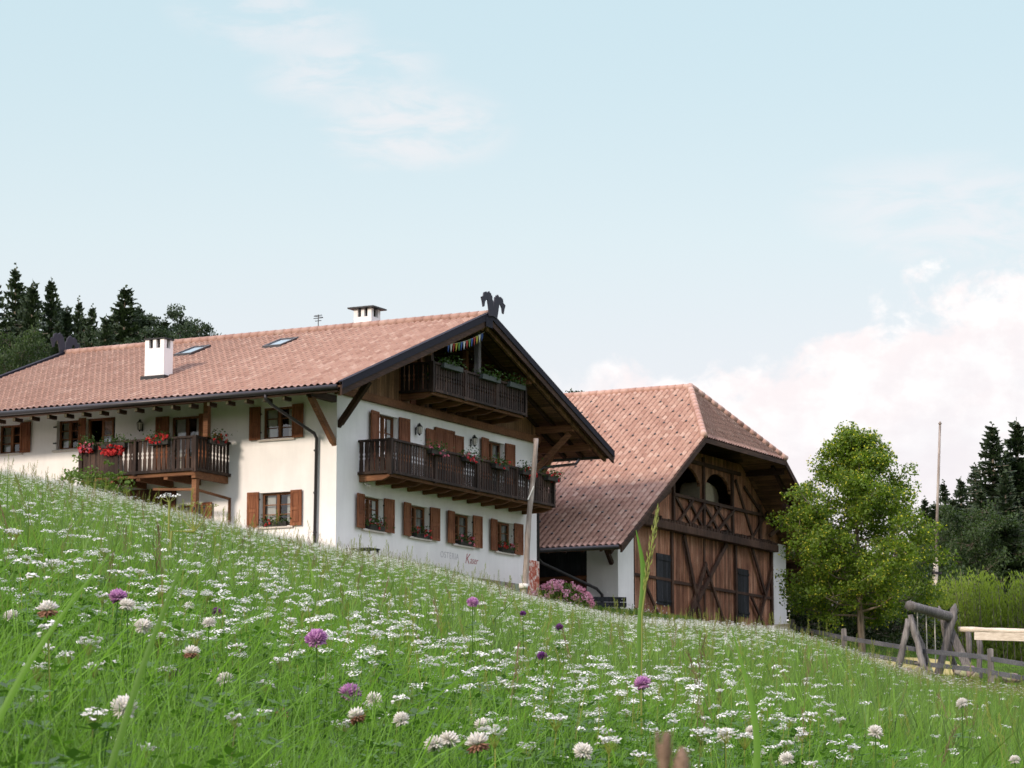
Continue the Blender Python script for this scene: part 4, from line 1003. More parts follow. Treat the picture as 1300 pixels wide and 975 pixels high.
def limit_y(P):
    u = P[:, 0] / P[:, 1]; return P[:, 1] < np.interp(u, BU, BV) + 3
def build_meadow():
    near = [src('grass_near_%d' % i, [(*blades(74, .13, .10, .31, .0050, 5, .34, i), 'grass_blade'), (*blades(4, .12, .28, .38, .005, 5, .5, 50 + i), 'grass_blade')]) for i in range(5)]
    near += [src('clover_near_%d' % i, [(*trefoils(36, .15, .06, .20, .020, i), 'clover_leaf'), (*blades(16, .14, .12, .32, .0045, 5, .5, 90 + i), 'grass_blade')]) for i in range(3)]
    P, r = visible_points(12500, 1.25, 12, pw=1.35, seed=3, margin=.5)
    n = len(P); pick = np.where(r.uniform(size=n) < .30 + .35 * (patchy(P, 1.7, 2) > .62), r.randint(5, 8, n), r.randint(0, 5, n))
    P2 = P; sc = r.uniform(.8, 1.15, n) * np.interp(P[:, 1], [1.2, 2.2, 4.5], [.5, .78, 1])
    rot = np.stack([r.normal(size=n) * .06, r.normal(size=n) * .06, r.uniform(0, 6.28, n)], -1)
    scatter('near_grass', P2, rot, sc, pick, near, 'dense bright green grass blades and clover leaves in the foreground', 'grass')
    far = [src('grass_far_%d' % i, [(*blades(80, .36, .16, .36, .011, 3, .4, 20 + i), 'grass_far'), (*blades(5, .3, .3, .46, .009, 3, .4, 70 + i), 'grass_far')]) for i in range(5)]
    P, r = visible_points(66000, 9, 92, pw=1.4, seed=5, margin=3.5); P = P[limit_y(P)]
    ex = np.stack([r.uniform(-8, 8, 6500), r.uniform(-2, 16, 6500)], -1); ex = ex[(np.abs(ex[:, 0]) > np.maximum(ex[:, 1], 0) * .225 + .85) | (ex[:, 1] < -.2)]; ex = ex[ex[:, 0] ** 2 + ex[:, 1] ** 2 > 1.0]
    P = np.concatenate([P, np.stack([ex[:, 0], ex[:, 1], T(ex[:, 0], ex[:, 1])], -1)]); n = len(P)
    rot = np.stack([r.normal(size=n) * .08, r.normal(size=n) * .08, r.uniform(0, 6.28, n)], -1)
    sc = r.uniform(.8, 1.2, n) * np.where(P[:, 1] > 40, np.interp(P[:, 0] / P[:, 1], [.115, .14], [1, .5]), 1)
    scatter('meadow_grass', P, rot, sc, r.randint(0, 5, n), far, 'long green meadow grass running up the slope to the buildings', 'grass')
    # short grass beyond the meadow, round the buildings and the playground
    sh = [src('grass_short_%d' % i, [(*blades(90, .6, .06, .16, .02, 2, .3, 120 + i), 'grass_far')]) for i in range(3)]
    r = np.random.RandomState(8); m = 24000; x = r.uniform(-34, 34, m); y = r.uniform(74, 128, m); u = x / y
    ok = (np.abs(u) < .27) & (y > np.interp(u, BU, BV) - 1)
    for org, w_, l_ in ((HO, HW, HL), (BO, BW, 22)):
        dx, dy = x - org[0], y - org[1]; c, s = math.cos(RZ), math.sin(RZ); lx, ly = dx * c + dy * s, -dx * s + dy * c
        ok &= ~((lx > -.3) & (lx < w_ + .3) & (ly > -.3) & (ly < l_))
    x, y = x[ok], y[ok]; n = len(x); P = np.stack([x, y, T(x, y)], -1); rot = np.stack([np.zeros(n), np.zeros(n), r.uniform(0, 6.28, n)], -1)
    scatter('lawn_grass', P, rot, r.uniform(.7, 1.3, n), r.randint(0, 3, n), sh, 'short lawn grass around the farm buildings', 'grass')
    # seed stalks
    st = [src('stalk_%d' % i, [(a_, b_, 'seed_stalk' if i != 2 else 'dry_stalk') for a_, b_, c_ in culm(i, .42 + .06 * i)]) for i in range(5)]
    P, r = visible_points(7500, 5, 85, pw=1.5, seed=9); P = P[limit_y(P)]; n = len(P); rot = np.stack([r.normal(size=n) * .12, r.normal(size=n) * .12, r.uniform(0, 6.28, n)], -1)
    scatter('grass_seed_stalks', P, rot, r.uniform(.5, .9, n) * np.interp(P[:, 1], [8, 25], [1, 1.25]), r.randint(0, 5, n), st, 'thin seed stalks rising above the meadow grass', 'grass stalks')
    # white umbels: the mass
    ub = [src('umbel_%d' % i, umbel(i, .33 + .018 * i, 0.014 + .006 * (i % 3), 12 + 7 * (i % 3), .0038, True)) for i in range(6)]
    P, r = visible_points(150000, 5.0, 90, pw=1.22, seed=13, margin=2.5); P = P[limit_y(P)]
    u = P[:, 0] / P[:, 1]; dens = np.interp(u, [-.22, -.05, .06, .11, .15, .2], [.9, .85, .75, .5, .16, .07]) * (.18 + .92 * patchy(P, 1.05, 1) * (.5 + .7 * patchy(P, .33, 4)))
    dens *= np.interp(P[:, 1], [6.5, 14, 40, 80], [.7, .9, 1.15, 1.25])
    P = P[r.uniform(size=len(P)) < dens]; n = len(P); rot = np.stack([r.normal(size=n) * .10, r.normal(size=n) * .10, r.uniform(0, 6.28, n)], -1)
    P = P - np.array([0, 0, 1.0]) * r.uniform(-.01, .04, n)[:, None]
    scatter('white_meadow_flowers', P, rot, r.uniform(.70, 1.06, n) * np.interp(P[:, 1], [6, 60], [.84, 1.15]), r.randint(0, 6, n), ub, 'countless small white flower heads spread over the green meadow', 'wildflowers')
    # the three hundred nearest stand as single flowers
    protos = []
    for i in range(5):
        parts = umbel(40 + i, .25 + .02 * i, .015 + .004 * (i % 3), 10 + 4 * (i % 3), .0032)
        r_ = mesh_np('white_wildflower', parts[0][0], parts[0][1], 'seed_stalk', link=False); h = mesh_np('flower_head', parts[1][0], parts[1][1], 'white_petal', link=False); protos.append((r_, h))
    P, r = visible_points(900, 2.9, 8.2, pw=2.0, spread=.19, margin=0, seed=17)
    keep = r.uniform(size=len(P)) < .12 + .9 * patchy(P, 2.1, 3) ** 1.5; P = P[keep][:300]
    for p in P:
        a, b = protos[r.randint(5)]; o = a.copy(); c = b.copy(); COL.objects.link(o); COL.objects.link(c); c.parent = o
        o.location = tuple(p); o.rotation_euler = (r.normal() * .12, r.normal() * .12, r.uniform(0, 6.28)); s = r.uniform(.62, .95); o.scale = (s, s, s)
        tag(o, 'small flat white flower cluster on a thin stem in the near meadow grass', 'wildflower', 'white wildflowers in the near meadow')
build_meadow()

def clover_head(r0, n, seed, mat_, dark, droop=.25):
    rr = np.random.RandomState(seed); PV, PF, DV, DF = [], [], [], []
    for i in range(n):
        t = (i + .5) / n; ph = math.acos(1 - 1.62 * t); a = i * 2.39996; d = np.array([math.sin(ph) * math.cos(a), math.sin(ph) * math.sin(a), math.cos(ph)])
        low = t > 1 - droop; ln = r0 * (1 + rr.normal() * .10) * (.86 if not low else .8)
        up = np.array([0, 0, .35 if not low else -.5]); dd = d + up * .6; dd /= np.linalg.norm(dd); b = d * r0 * .34; tip = b + dd * ln * .95
        e = np.cross(dd, [0.3, .2, 1]); e /= np.linalg.norm(e); f = np.cross(dd, e); w = r0 * .165
        V_, F_ = (DV, DF) if (low and dark) else (PV, PF)
        k = len(V_); mid = b + dd * ln * .62
        V_ += [b + e * w * .4, b - e * w * .4, b + f * w * .4, mid + e * w, mid - e * w, mid + f * w * 1.1, tip + e * w * .3, tip - e * w * .3, tip + f * w * .3]
        for q in ((0, 1, 4, 3), (1, 2, 5, 4), (2, 0, 3, 5), (3, 4, 7, 6), (4, 5, 8, 7), (5, 3, 6, 8)): F_.append([k + j for j in q])
    return (np.array(PV), np.array(PF)), (np.array(DV) if DV else None, np.array(DF) if DF else None)
def build_clovers():
    kinds = {}
    for key, (r0, n, m, d, dr) in dict(white=(.0125, 74, 'clover_white', None, .25), old=(.0125, 64, 'clover_white', 'clover_brown', .42), dead=(.011, 50, 'clover_brown', None, .5), red=(.0160, 130, 'clover_purple', None, .2), bud=(.0115, 80, 'clover_dark', None, .1)).items():
        (PV, PF), (DV, DF) = clover_head(r0, n, len(key) * 7, m, d, dr); mats = [m]; V, Fq, mi = PV, PF, [0] * len(PF)
        if DV is not None: Fq = np.concatenate([PF, DF + len(PV)]); V = np.concatenate([PV, DV]); mats.append(d); mi += [1] * len(DF)
        kinds[key] = mesh_np('flower_head', V, Fq, mats, mi, link=False).data
    tv, tf = trefoils(3, .028, -.10, -.03, .028, 5)
    leafm = mesh_np('leaf', tv, tf, 'clover_leaf', link=False).data
    red = [(-0.33, 4.58, 0.262, 'red', 'pink purple clover head, uppermost of the two bright ones left of the middle'), (-0.272, 4.58, 0.171, 'red', 'pink purple clover head above white clovers, lower bright one left of the middle'), (-0.727, 4.996, 0.363, 'red', 'purple clover head touching a white one at the left, under the house'), (-0.568, 4.58, 0.204, 'bud', 'dark violet clover bud, upper of the close pair at lower left'), (-0.687, 5.496, 0.186, 'bud', 'dark violet clover bud, lower of the close pair at lower left'), (0.264, 5.496, 0.224, 'red', 'purple clover head beside the tall grass blade right of the middle'), (0.076, 6.87, 0.35, 'bud', 'closed violet clover bud on a tall dark stem near the middle'), (-0.749, 6.87, 0.461, 'bud', 'small dark purple clover left of the middle, upper of two'), (-0.844, 7.851, 0.491, 'red', 'small faded purple clover among white heads left of the middle'), (-0.123, 8.455, 0.597, 'red', 'small purple clover below the house corner pole'), (0.037, 9.16, 0.609, 'bud', 'small dark purple clover below the pink bush'), (0.16, 9.16, 0.564, 'bud', 'small purple clover right below the pink bush')]
    white = [(-0.589, 3.435, 0.233), (-0.424, 2.977, 0.095), (-0.608, 4.466, 0.276), (-0.635, 4.466, 0.311), (-0.902, 5.582, 0.344), (-0.479, 4.06, 0.211), (-0.554, 4.962, 0.313), (-0.784, 6.379, 0.376), (-0.556, 4.962, 0.21), (-0.472, 4.466, 0.189), (-0.603, 4.466, 0.115), (-0.478, 4.962, 0.15), (-0.226, 4.466, 0.156), (-0.212, 3.721, 0.107), (-0.165, 4.06, 0.112), (-0.098, 3.435, 0.064), (-0.085, 3.721, 0.075), (-0.04, 3.19, 0.06), (-0.049, 4.466, 0.115), (0.097, 3.721, 0.059), (0.595, 4.466, 0.103), (0.387, 4.962, 0.11), (0.492, 5.582, 0.131), (0.449, 4.466, 0.059), (0.72, 6.87, 0.142), (1.174, 6.379, 0.083), (1.054, 6.379, 0.214), (-0.442, 6.87, 0.142), (-0.459, 5.582, 0.061), (-0.821, 6.379, 0.18), (-0.848, 5.582, 0.212), (-0.908, 5.582, 0.225), (-0.917, 4.962, 0.324), (-0.887, 7.442, 0.515), (-0.96, 6.379, 0.229)]
    dead = [(-0.372, 4.4, .129)]
    def place(x, y, z, key, name, label, group, i):
        g = Tz(x, y); h = max(.12, z - g); r = random.Random(i * 13 + 5)
        mb = MB(); dx, dy = r.uniform(-.03, .03), r.uniform(-.03, .03)
        mb.tube([(dx, dy, -h - .03), (dx * .6, dy * .6, -h * .6), (dx * .15, dy * .15, -h * .25), (0, 0, 0)], [.0016, .0015, .0013, .0011], 5)
        root = empty(name, (x, y, z)); tag(root, label, 'clover', group)
        mb.build('stem', 'clover_leaf', root)
        hd = bpy.data.objects.new('flower_head', kinds[key]); COL.objects.link(hd); hd.parent = root; hd.rotation_euler = (r.uniform(-.35, .35), r.uniform(-.35, .35), r.uniform(0, 6.28)); s = r.uniform(.92, 1.1); hd.scale = (s, s, s * r.uniform(.85, 1))
        lf = bpy.data.objects.new('leaf', leafm); COL.objects.link(lf); lf.parent = root; lf.location = (0, 0, -.02); lf.rotation_euler = (0, 0, r.uniform(0, 6.28))
    for i, (x, y, z, k, lab) in enumerate(red): place(x, y, z, k, 'purple_clover', lab, 'purple clovers in the meadow', i)
    for i, (x, y, z) in enumerate(white):
        k = 'old' if i in (5, 11, 17, 0, 13) else 'white'
        if k == 'old': place(x, y, z, k, 'white_clover', 'white clover head with drooping brown lower petals in the grass', 'white clovers with brown lower petals', 40 + i)
        else: place(x, y, z, k, 'white_clover', 'round white clover head standing in the near grass', 'white clover heads in the near grass', 40 + i)
    place(*dead[0], 'dead', 'withered_clover', 'withered brown clover head low in the grass left of the middle', None, 99)
build_clovers()

def build_single_plants():
    # broad grass leaf with a seed head, in front of the barn
    def ribbon(mb, pts, ws, side=(1, 0, 0)):
        s = Vector(side).normalized(); n = Vector((0, -1, 0))
        P_ = []; W_ = []; m = len(pts) - 1
        for k in range(m * 5 + 1):      # smooth the blade along its length
            f = k / 5; i = min(int(f), m - 1); t = f - i; p0, p1, p2, p3 = (Vector(pts[min(max(j, 0), m)]) for j in (i - 1, i, i + 1, i + 2))
            P_.append(.5 * ((2 * p1) + (p2 - p0) * t + (2 * p0 - 5 * p1 + 4 * p2 - p3) * t * t + (3 * p1 - p0 - 3 * p2 + p3) * t ** 3)); W_.append(ws[i] * (1 - t) + ws[i + 1] * t)
        vs = [q for p, w in zip(P_, W_) for q in (p - s * w, p + n * w * .35, p + s * w)]
        mb.add(vs, [f for k in range(m * 5) for f in ((3 * k, 3 * k + 1, 3 * k + 4, 3 * k + 3), (3 * k + 1, 3 * k + 2, 3 * k + 5, 3 * k + 4))])
    def tall(name, base, pts, r, label, cat, headlen, headmat='seed_stalk', hr=.006, leafs=()):
        o = empty(name, (base[0], base[1], Tz(base[0], base[1]))); tag(o, label, cat); g0 = Vector(o.location)
        mb = MB(); P = [g0 * 0 + Vector((0, 0, -.03))] + [Vector(p) - g0 for p in pts]; mb.tube(P, [r] + [r * .8] * (len(P) - 1), 6); mb.build('stem', 'seed_stalk', o, True)
        e = P[-1]; d = (P[-1] - P[-2]).normalized(); mb = MB()
        rr = random.Random(3); nn = int(headlen / .0045)
        for k in range(nn):
            t = k / nn; c = e - d * headlen * (1 - t); a = k * 2.4; wv = hr * (.5 + math.sin(math.pi * min(1, t * 1.05)) * .9); off = Vector((math.cos(a), math.sin(a) * .8, .2)) * wv
            mb.tube([c + off * .2, c + off * .8 + d * .006, c + off + d * .016], [.0008, .0022, .0005], 4)
        mb.build('seed_head', headmat, o)
        for pts_, ws in leafs:
            mb = MB(); ribbon(mb, [Vector(p) - g0 for p in pts_], ws); mb.build('leaf', 'grass_blade', o, True)
        return o
    def blade(base, pts, ws, label):
        o = empty('grass_blade', (base[0], base[1], Tz(*base))); tag(o, label, 'grass blade'); g0 = Vector(o.location); mb = MB(); ribbon(mb, [Vector(p) - g0 for p in pts], ws); b = mb.build('leaf', 'grass_blade', o, True)
    y = 6.0
    tall('tall_grass', (.285, y), [(.285, y, .22), (.288, y, .40), (.305, y, .52), (.325, y, .633)], .0026, 'tall grass with pale seed head and one broad leaf before the barn door', 'tall grass', .19, leafs=[([(.283, y, .20), (.282, y, .36), (.292, y + .01, .49), (.276, y, .585)], [.0025, .0058, .0065, .0006])])
    blade((.30, 3.4), [(.305, 3.4, Tz(.3, 3.4)), (.305, 3.4, .0), (.302, 3.4, .1), (.275, 3.4, .21), (.255, 3.42, .26)][0:4], [.003, .0045, .004, .0005], 'broad upright grass blade under the purple clover right of the middle')
    blade((-.36, 2.2), [(-.38, 2.2, Tz(-.36, 2.2)), (-.33, 2.2, .0), (-.30, 2.2, .10), (-.275, 2.2, .17), (-.268, 2.2, .19)], [.002, .003, .0027, .0016, .0003], 'long pale grass blade slanting across the lower left foreground')
    blade((-.46, 2.0), [(-.41, 2.0, Tz(-.46, 2.0)), (-.395, 2.0, .0), (-.367, 2.0, .075), (-.332, 2.0, .132), (-.294, 2.0, .182)], [.002, .0030, .003, .002, .0003], 'broad dark grass blade leaning right in the left foreground')
    # blurred brown plantain close to the lens
    y = .9; g = Tz(.055, y); o = empty('plantain', (.055, y, g)); tag(o, 'blurred brown plantain seed head close to the lens at the bottom', 'plantain')
    mb = MB(); mb.tube([(0, 0, 0), (0, 0, .012 - g)], .0012, 6); mb.build('stem', 'seed_stalk', o)
    for j, (dx, z0, z1, r0) in enumerate([(.0, -.004, .016, .0030), (-.005, .012, .021, .0019)]):
        mb = MB(); mb.tube([(dx, 0, z0 - g - .012), (dx, 0, z0 - g), (dx, 0, (z0 + z1) / 2 - g), (dx + .001, 0, z1 - g - .004), (dx + .001, 0, z1 - g)], [.002, r0, r0 * 1.15, r0 * .8, .0008], 10)
        for k in range(60):
            a = k * 2.4; zz = z0 + (z1 - z0) * k / 60 - g; c = Vector((dx + r0 * math.cos(a), r0 * math.sin(a), zz)); mb.tube([c, c + Vector((math.cos(a), math.sin(a), .3)) * .0011], [.0005, .0002], 3)
        mb.build('seed_head', 'plantain_brown', o, True)
    # two tall umbels that stand up against the balcony
    def hog(x, y, ztop, n, spread, label, white):
        g = Tz(x, y); o = empty('tall_umbel_plant', (x, y, g)); tag(o, label, 'wild plant'); h = ztop - g; rr = np.random.RandomState(int(x * -100))
        mb = MB(); hd = MB()
        if white:
            mb.tube([(0, 0, -.03), (0, 0, h - .05)], .006, 6); fork = Vector((0, 0, h - .05))
        else:
            mb.tube([(-.05, 0, -.03), (-.02, 0, h * .72), (.09, 0, h - .16)], .007, 6); fork = Vector((.09, 0, h - .16))
        for k in range(n):
            a = -1 + 2 * (k + .5) / n; tip = fork + Vector((a * spread, rr.normal() * spread * .4, (.05 if white else .15) - abs(a) * .03 + rr.normal() * .01)); mb.tube([fork, fork.lerp(tip, .5) + Vector((0, 0, -.005)), tip], [.003, .002, .0014], 5)
            for q in range(11):
                c = tip + Vector((rr.normal() * .012, rr.normal() * .012, rr.normal() * .003)); V, Fq = [], []; disc(V, Fq, np.array(c), .0055, rr, tilt=.5); hd.add(V, Fq)
        mb.build('stem', 'seed_stalk', o); hd.build('flower_head', 'white_petal' if white else 'seed_stalk', o, fix=False)
    hog(-1.782, 14, 1.56, 5, .055, 'tall single white umbel rising in front of the side balcony', True)
    hog(-1.62, 13, 1.42, 6, .13, 'branching pale green umbel plant leaning beside the tall white one', False)
    hog(-1.16, 12.5, 1.05, 5, .06, 'white umbel standing in front of the porch frame', True)
build_single_plants()

# ------------------------------------------------------------------ trees
def leaves_obj(name, C, size, mat, parent=None, up=.25, link=True):
    V, Fq = leaf_quads(np.asarray(C), size, up=up); return mesh_np(name, V, Fq, mat, parent=parent, link=link)
def spruce_parts(h, r, seed, dens=1.0, gap=.0):
    rr = np.random.RandomState(seed); C = []; D = []; Sz = []; z = h * .06; mb = MB(); mb.tube([(0, 0, -.5), (0, 0, h * .5), (0, 0, h * .99)], [h * .014, h * .008, .02], 7)
    Vs = []; Fs = []; k = 0
    while z < h * .985:
        t = z / h; R = r * (1 - t) ** .82 * (1 if t > .12 else .8) + .12; nb = int((7 + 7 * (1 - t)) * dens)
        a0 = rr.uniform(0, 6.28)
        for j in range(nb):
            if rr.uniform() < gap: continue
            a = a0 + j * 2 * np.pi / nb + rr.normal() * .18; L_ = R * rr.uniform(.62, 1.12); el = .35 * t - .18 + rr.normal() * .08; dirv = np.array([math.cos(a), math.sin(a), el]); side = np.array([-math.sin(a), math.cos(a), 0])
            m = max(3, int(L_ / .26)); zz = z + rr.normal() * .10
            if L_ > 1: mb.tube([(0, 0, zz), tuple(np.array([0, 0, zz]) + dirv * L_ * .9 + np.array([0, 0, -.12 * L_ * .81]))], [.035, .01], 4, cap=False)
            for i in range(m):
                f = (i + .6) / m; c = np.array([0, 0, zz]) + dirv * L_ * f + np.array([0, 0, -.16 * L_ * f * f + (.08 * L_ if f > .85 else 0) * t])
                w = .34 * L_ * (1 - f) ** .7 * .75 + .10
                for sgn in (-1, 1):
                    # a drooping spray of needles: ragged triangle-like quad
                    tip = c + side * sgn * w * rr.uniform(.7, 1.2) + dirv * w * .5 + np.array([0, 0, -rr.uniform(.02, .28) * (w + .25)])
                    b = c + dirv * .16 + np.array([0, 0, rr.normal() * .03]); d_ = c - dirv * .13 + np.array([0, 0, -.10 - rr.uniform(0, .14)])
                    q = len(Vs); mid = (b + tip) / 2 + np.array([0, 0, -.03]); Vs += [c, b, tip, d_]; Fs.append([q, q + 1, q + 2, q + 3])
                    if rr.uniform() < .5:
                        e = c + np.array([rr.normal() * .05, rr.normal() * .05, -rr.uniform(.15, .42)]); q = len(Vs); Vs += [c + dirv * .1, c - dirv * .1, e - dirv * .03, e + dirv * .03]; Fs.append([q, q + 1, q + 2, q + 3])
        z += (.26 + .22 * (1 - t)) * (1 + rr.normal() * .1) / max(.8, dens)
    for i in range(10):
        a = rr.uniform(0, 6.28); c = np.array([0, 0, h * (.965 + .004 * i)]); q = len(Vs); d = np.array([math.cos(a), math.sin(a), .2]) * .16; Vs += [c, c + d, c + d * .6 + np.array([0, 0, .12]), c + np.array([0, 0, .10])]; Fs.append([q, q + 1, q + 2, q + 3])
    return mb, np.array(Vs), np.array(Fs)
def clumpy_parts(h, r, seed, base=.25, leaf_n=9000, leaf_s=.22, style='round', mat='broad_leaves', clump=.55, nlimb=22):
    """broadleaf or pine: trunk, limbs with sub-limbs, leaves gathered round the limb ends"""
    rr = np.random.RandomState(seed); mb = MB(); tips = []
    top = np.array([rr.normal() * .2, rr.normal() * .2, h * .93]); mid = np.array([rr.normal() * .1, rr.normal() * .1, h * .5])
    mb.tube([(0, 0, -.4), (0, 0, h * base * .6), tuple(mid), tuple(top)], [h * .022, h * .016, h * .010, h * .002], 8)
    for i in range(nlimb):
        t = base + (1 - base) * (i + rr.uniform(0, .8)) / nlimb * .96; z0 = h * t
        s0 = (t - base) / (1 - base)
        if style == 'round': Rr = r * math.sqrt(max(.02, 1 - (2 * s0 - .85) ** 2 / 1.6))
        elif style == 'cone': Rr = r * (np.interp(s0, [0, .10, .28, .48, .7, .88, 1], [.78, .98, .96, .78, .50, .26, .06]))
        else: Rr = r * rr.uniform(.45, 1.1) * np.interp(s0, [0, .4, .8, 1], [.6, 1, .8, .35])
        a = i * 2.39996 + rr.normal() * .3; p0 = np.array([0, 0, z0]) if t < .5 else mid + (top - mid) * (t - .5) / .45
        p0[2] = z0; rise = {'round': .35, 'cone': .45, 'pine': .12}[style]; p1 = p0 + np.array([math.cos(a) * Rr, math.sin(a) * Rr, Rr * rise * ((.25 + 1.5 * s0) if style == 'cone' else 1) + rr.normal() * .15])
        pm = (p0 + p1) / 2 + np.array([0, 0, -.06 * Rr]); mb.tube([tuple(p0), tuple(pm), tuple(p1)], [h * .006 * (1.2 - t), h * .004 * (1.2 - t), .012], 5, cap=False)
        ns = 3 + int(Rr * 2.6)
        for j in range(ns):
            f = rr.uniform(.25, 1.0); q = p0 + (p1 - p0) * f; off = rr.normal(size=3) * np.array([.5, .5, .35]) * Rr * .42 * (1.15 - f * .5); off[2] += .1; e = q + off
            e[2] = min(e[2], h * .99)
            mb.tube([tuple(q), tuple(e)], [.016, .007], 4, cap=False); tips.append((e, .75 + .5 * rr.uniform()))
        tips.append((p1, 1.0))
    for k in range(4): tips.append((top + rr.normal(size=3) * np.array([.12, .12, .2]) * (1 if style != 'round' else 3), .6))
    w = np.array([b for a, b in tips]); w = w / w.sum(); pick = rr.choice(len(tips), leaf_n, p=w); A = np.array([a for a, b in tips])
    rad_ = clump * (h / 10) * (np.array([b for a, b in tips])[pick])
    d = rr.normal(size=(leaf_n, 3)); d /= np.linalg.norm(d, axis=1)[:, None]; d *= (rr.uniform(0, 1, leaf_n) ** .5 * rad_)[:, None]; d[:, 2] *= .7 if style != 'pine' else .42
    C = A[pick] + d; sz = leaf_s * rr.uniform(.6, 1.3, leaf_n)
    return mb, C, sz, A
def make_tree(name, parts, loc, label, cat, group, crown_mat, rot=0, s=1.0):
    mb, V, Fq = parts; o = empty(name, loc, rot); o.scale = (s, s, s); tag(o, label, cat, group)
    mb.build('trunk', 'bark', o, fix=False); mesh_np('crown', V, Fq, crown_mat, parent=o); return o
def tree_copy(src_o, loc, rot, s, label, group=None):
    c = copy_tree(src_o); c.location = loc; c.rotation_euler = (0, 0, rot); c.scale = s if hasattr(s, '__len__') else (s, s, s); tag(c, label, None, group); return c
def build_trees():
    # linden by the barn
    mb, C, sz, A = clumpy_parts(9.9, 3.35, 4, base=.20, leaf_n=62000, leaf_s=.14, style='cone', clump=.54, nlimb=60)
    o = empty('linden_tree', (14.3, 111.0, 5.25), .6); o.scale = (.95, .95, .965); tag(o, 'bushy green linden with pale yellow bracts beside the barn', 'tree')
    mb.build('trunk', 'bark', o, fix=False); leaves_obj('crown', C, sz, 'linden_leaves', o, .35)
    rr = np.random.RandomState(5); i = rr.choice(len(C), 7000); ctr = np.array([0, 0, 5.0]); out = C[i] - ctr; out /= np.linalg.norm(out, axis=1)[:, None]
    leaves_obj('bracts', C[i] + out * .10 + rr.normal(size=(7000, 3)) * .04, .10 * rr.uniform(.7, 1.2, 7000), 'linden_bract_highlights', o, .3)
    # conifer and broadleaf prototypes for the woods; each is first placed, then copied
    sp = [spruce_parts(21, 5.0, 1, 1.0, .05), spruce_parts(19, 3.9, 2, .95, .08), spruce_parts(17, 4.3, 3, 1.0, .08)]
    pn = [clumpy_parts(18, 4.6, s, base=.22, leaf_n=22000, leaf_s=.24, style='pine', clump=.50, nlimb=26) for s in (11, 12)]
    bl = [clumpy_parts(12, 4.2, s, base=.12, leaf_n=20000, leaf_s=.22, style='round', clump=.66, nlimb=24) for s in (21, 22)]
    def pix(px, y, zt): return None
    protos = {}
    def put(kind, v, px, py, y, hgt, label, group, wide=1.0):
        """px,py: direction of the tree top in degrees-like units (x/y, z/y); hgt: height"""
        x = px * y; ztop = py * y; z0 = ztop - hgt; key = (kind, v)
        h0 = {'spruce': (21, 19, 17), 'pine': (18, 18), 'leafy': (12, 12)}[kind][v]; s = hgt / h0; rot = rnd.uniform(0, 6.28)
        if key not in protos:
            if kind == 'spruce': o = make_tree('spruce_tree', sp[v], (x, y, z0), label, 'tree', group, 'spruce_needles', rot)
            else:
                m_, C_, s_, _ = (pn if kind == 'pine' else bl)[v]; V_, F_ = leaf_quads(C_, s_, up=.3 if kind == 'leafy' else .1)
                o = make_tree('pine_tree' if kind == 'pine' else 'broadleaf_tree', (m_, V_, F_), (x, y, z0), label, 'tree', group, 'pine_needles' if kind == 'pine' else 'broad_leaves', rot)
            protos[key] = o; o.scale = (s * wide, s * wide, s)
        else: tree_copy(protos[key], (x, y, z0), rot, (s * wide, s * wide, s), label, group)
    U_ = lambda X: (X - 650) / 3435 / 1.005
    E_ = lambda Yp: (1010 - Yp) / 3435
    gl = 'trees of the wood behind the farmhouse'; gr = 'trees of the wood on the right'
    Lf = [('spruce', 1, 6, 330, 158, 20, 'tall slim spruce at the left picture edge, highest top of the wood', 1.0),
          ('spruce', 2, 28, 352, 150, 17, 'bushy spruce between the first two peaks at far left', 1.0),
          ('spruce', 0, 52, 350, 160, 20, 'thin topped spruce, second peak from the left edge', .9),
          ('spruce', 2, 73, 384, 152, 16, 'shorter dark spruce right of the second peak', 1.0),
          ('spruce', 1, 88, 374, 160, 17, 'narrow spruce between the left peaks and the broad conifer', .8),
          ('spruce', 0, 106, 384, 150, 17, 'dark spruce just left of the broad conifer', .8),
          ('spruce', 0, 148, 360, 148, 17, 'broad dark conifer, biggest crown behind the roof', 1.45),
          ('pine', 1, 178, 388, 150, 14, 'pine crown joined to the right flank of the broad conifer', .95),
          ('pine', 0, 220, 388, 152, 13, 'pine right above the white roof chimney', .8),
          ('leafy', 1, 14, 425, 143, 10, 'mid green broadleaf tree low in the wood at the left', .6),
          ('spruce', 2, 247, 420, 175, 12, 'small spruce tip above the ridge right of the chimney', .7),
          ('spruce', 1, 273, 422, 175, 12, 'last small spruce tip above the ridge, near the roof window', .7),
          ('spruce', 2, -22, 350, 150, 19, 'spruce half cut by the left picture edge', 1.1),
          ('spruce', 0, 62, 408, 141, 15, 'low dark spruce standing before the other left ones', 1.0),
          ('spruce', 2, 124, 398, 141, 14, 'dark spruce behind the left horse heads', 1.1),
          ('pine', 1, 195, 408, 143, 12, 'low pine crown below the other pines', .9),
          ('spruce', 1, 20, 362, 166, 19, 'spruce deep in the wood between the two highest left peaks', 1.3), ('spruce', 2, 62, 378, 165, 17, 'spruce deep in the wood under the second peak', 1.3),
          ('spruce', 0, 96, 398, 164, 16, 'spruce deep in the wood left of the broad conifer', 1.3), ('spruce', 2, 133, 392, 162, 15, 'spruce at the left shoulder of the broad conifer', 1.3), ('spruce', 1, 167, 384, 160, 15, 'spruce at the right shoulder of the broad conifer', 1.4),
          ('spruce', 0, 200, 404, 160, 13, 'spruce behind the roof chimney', 1.5), ('spruce', 2, 236, 408, 158, 13, 'spruce right of the roof chimney', 1.3),
          ('pine', 1, 715, 487, 150, 15, 'dark tree top peeping over the barn ridge beside the house roof', .9)]
    for k, v, a, b, y, h, lab, w in Lf: put(k, v, U_(a), E_(b), y, h, lab, gl if a < 600 else None, w)
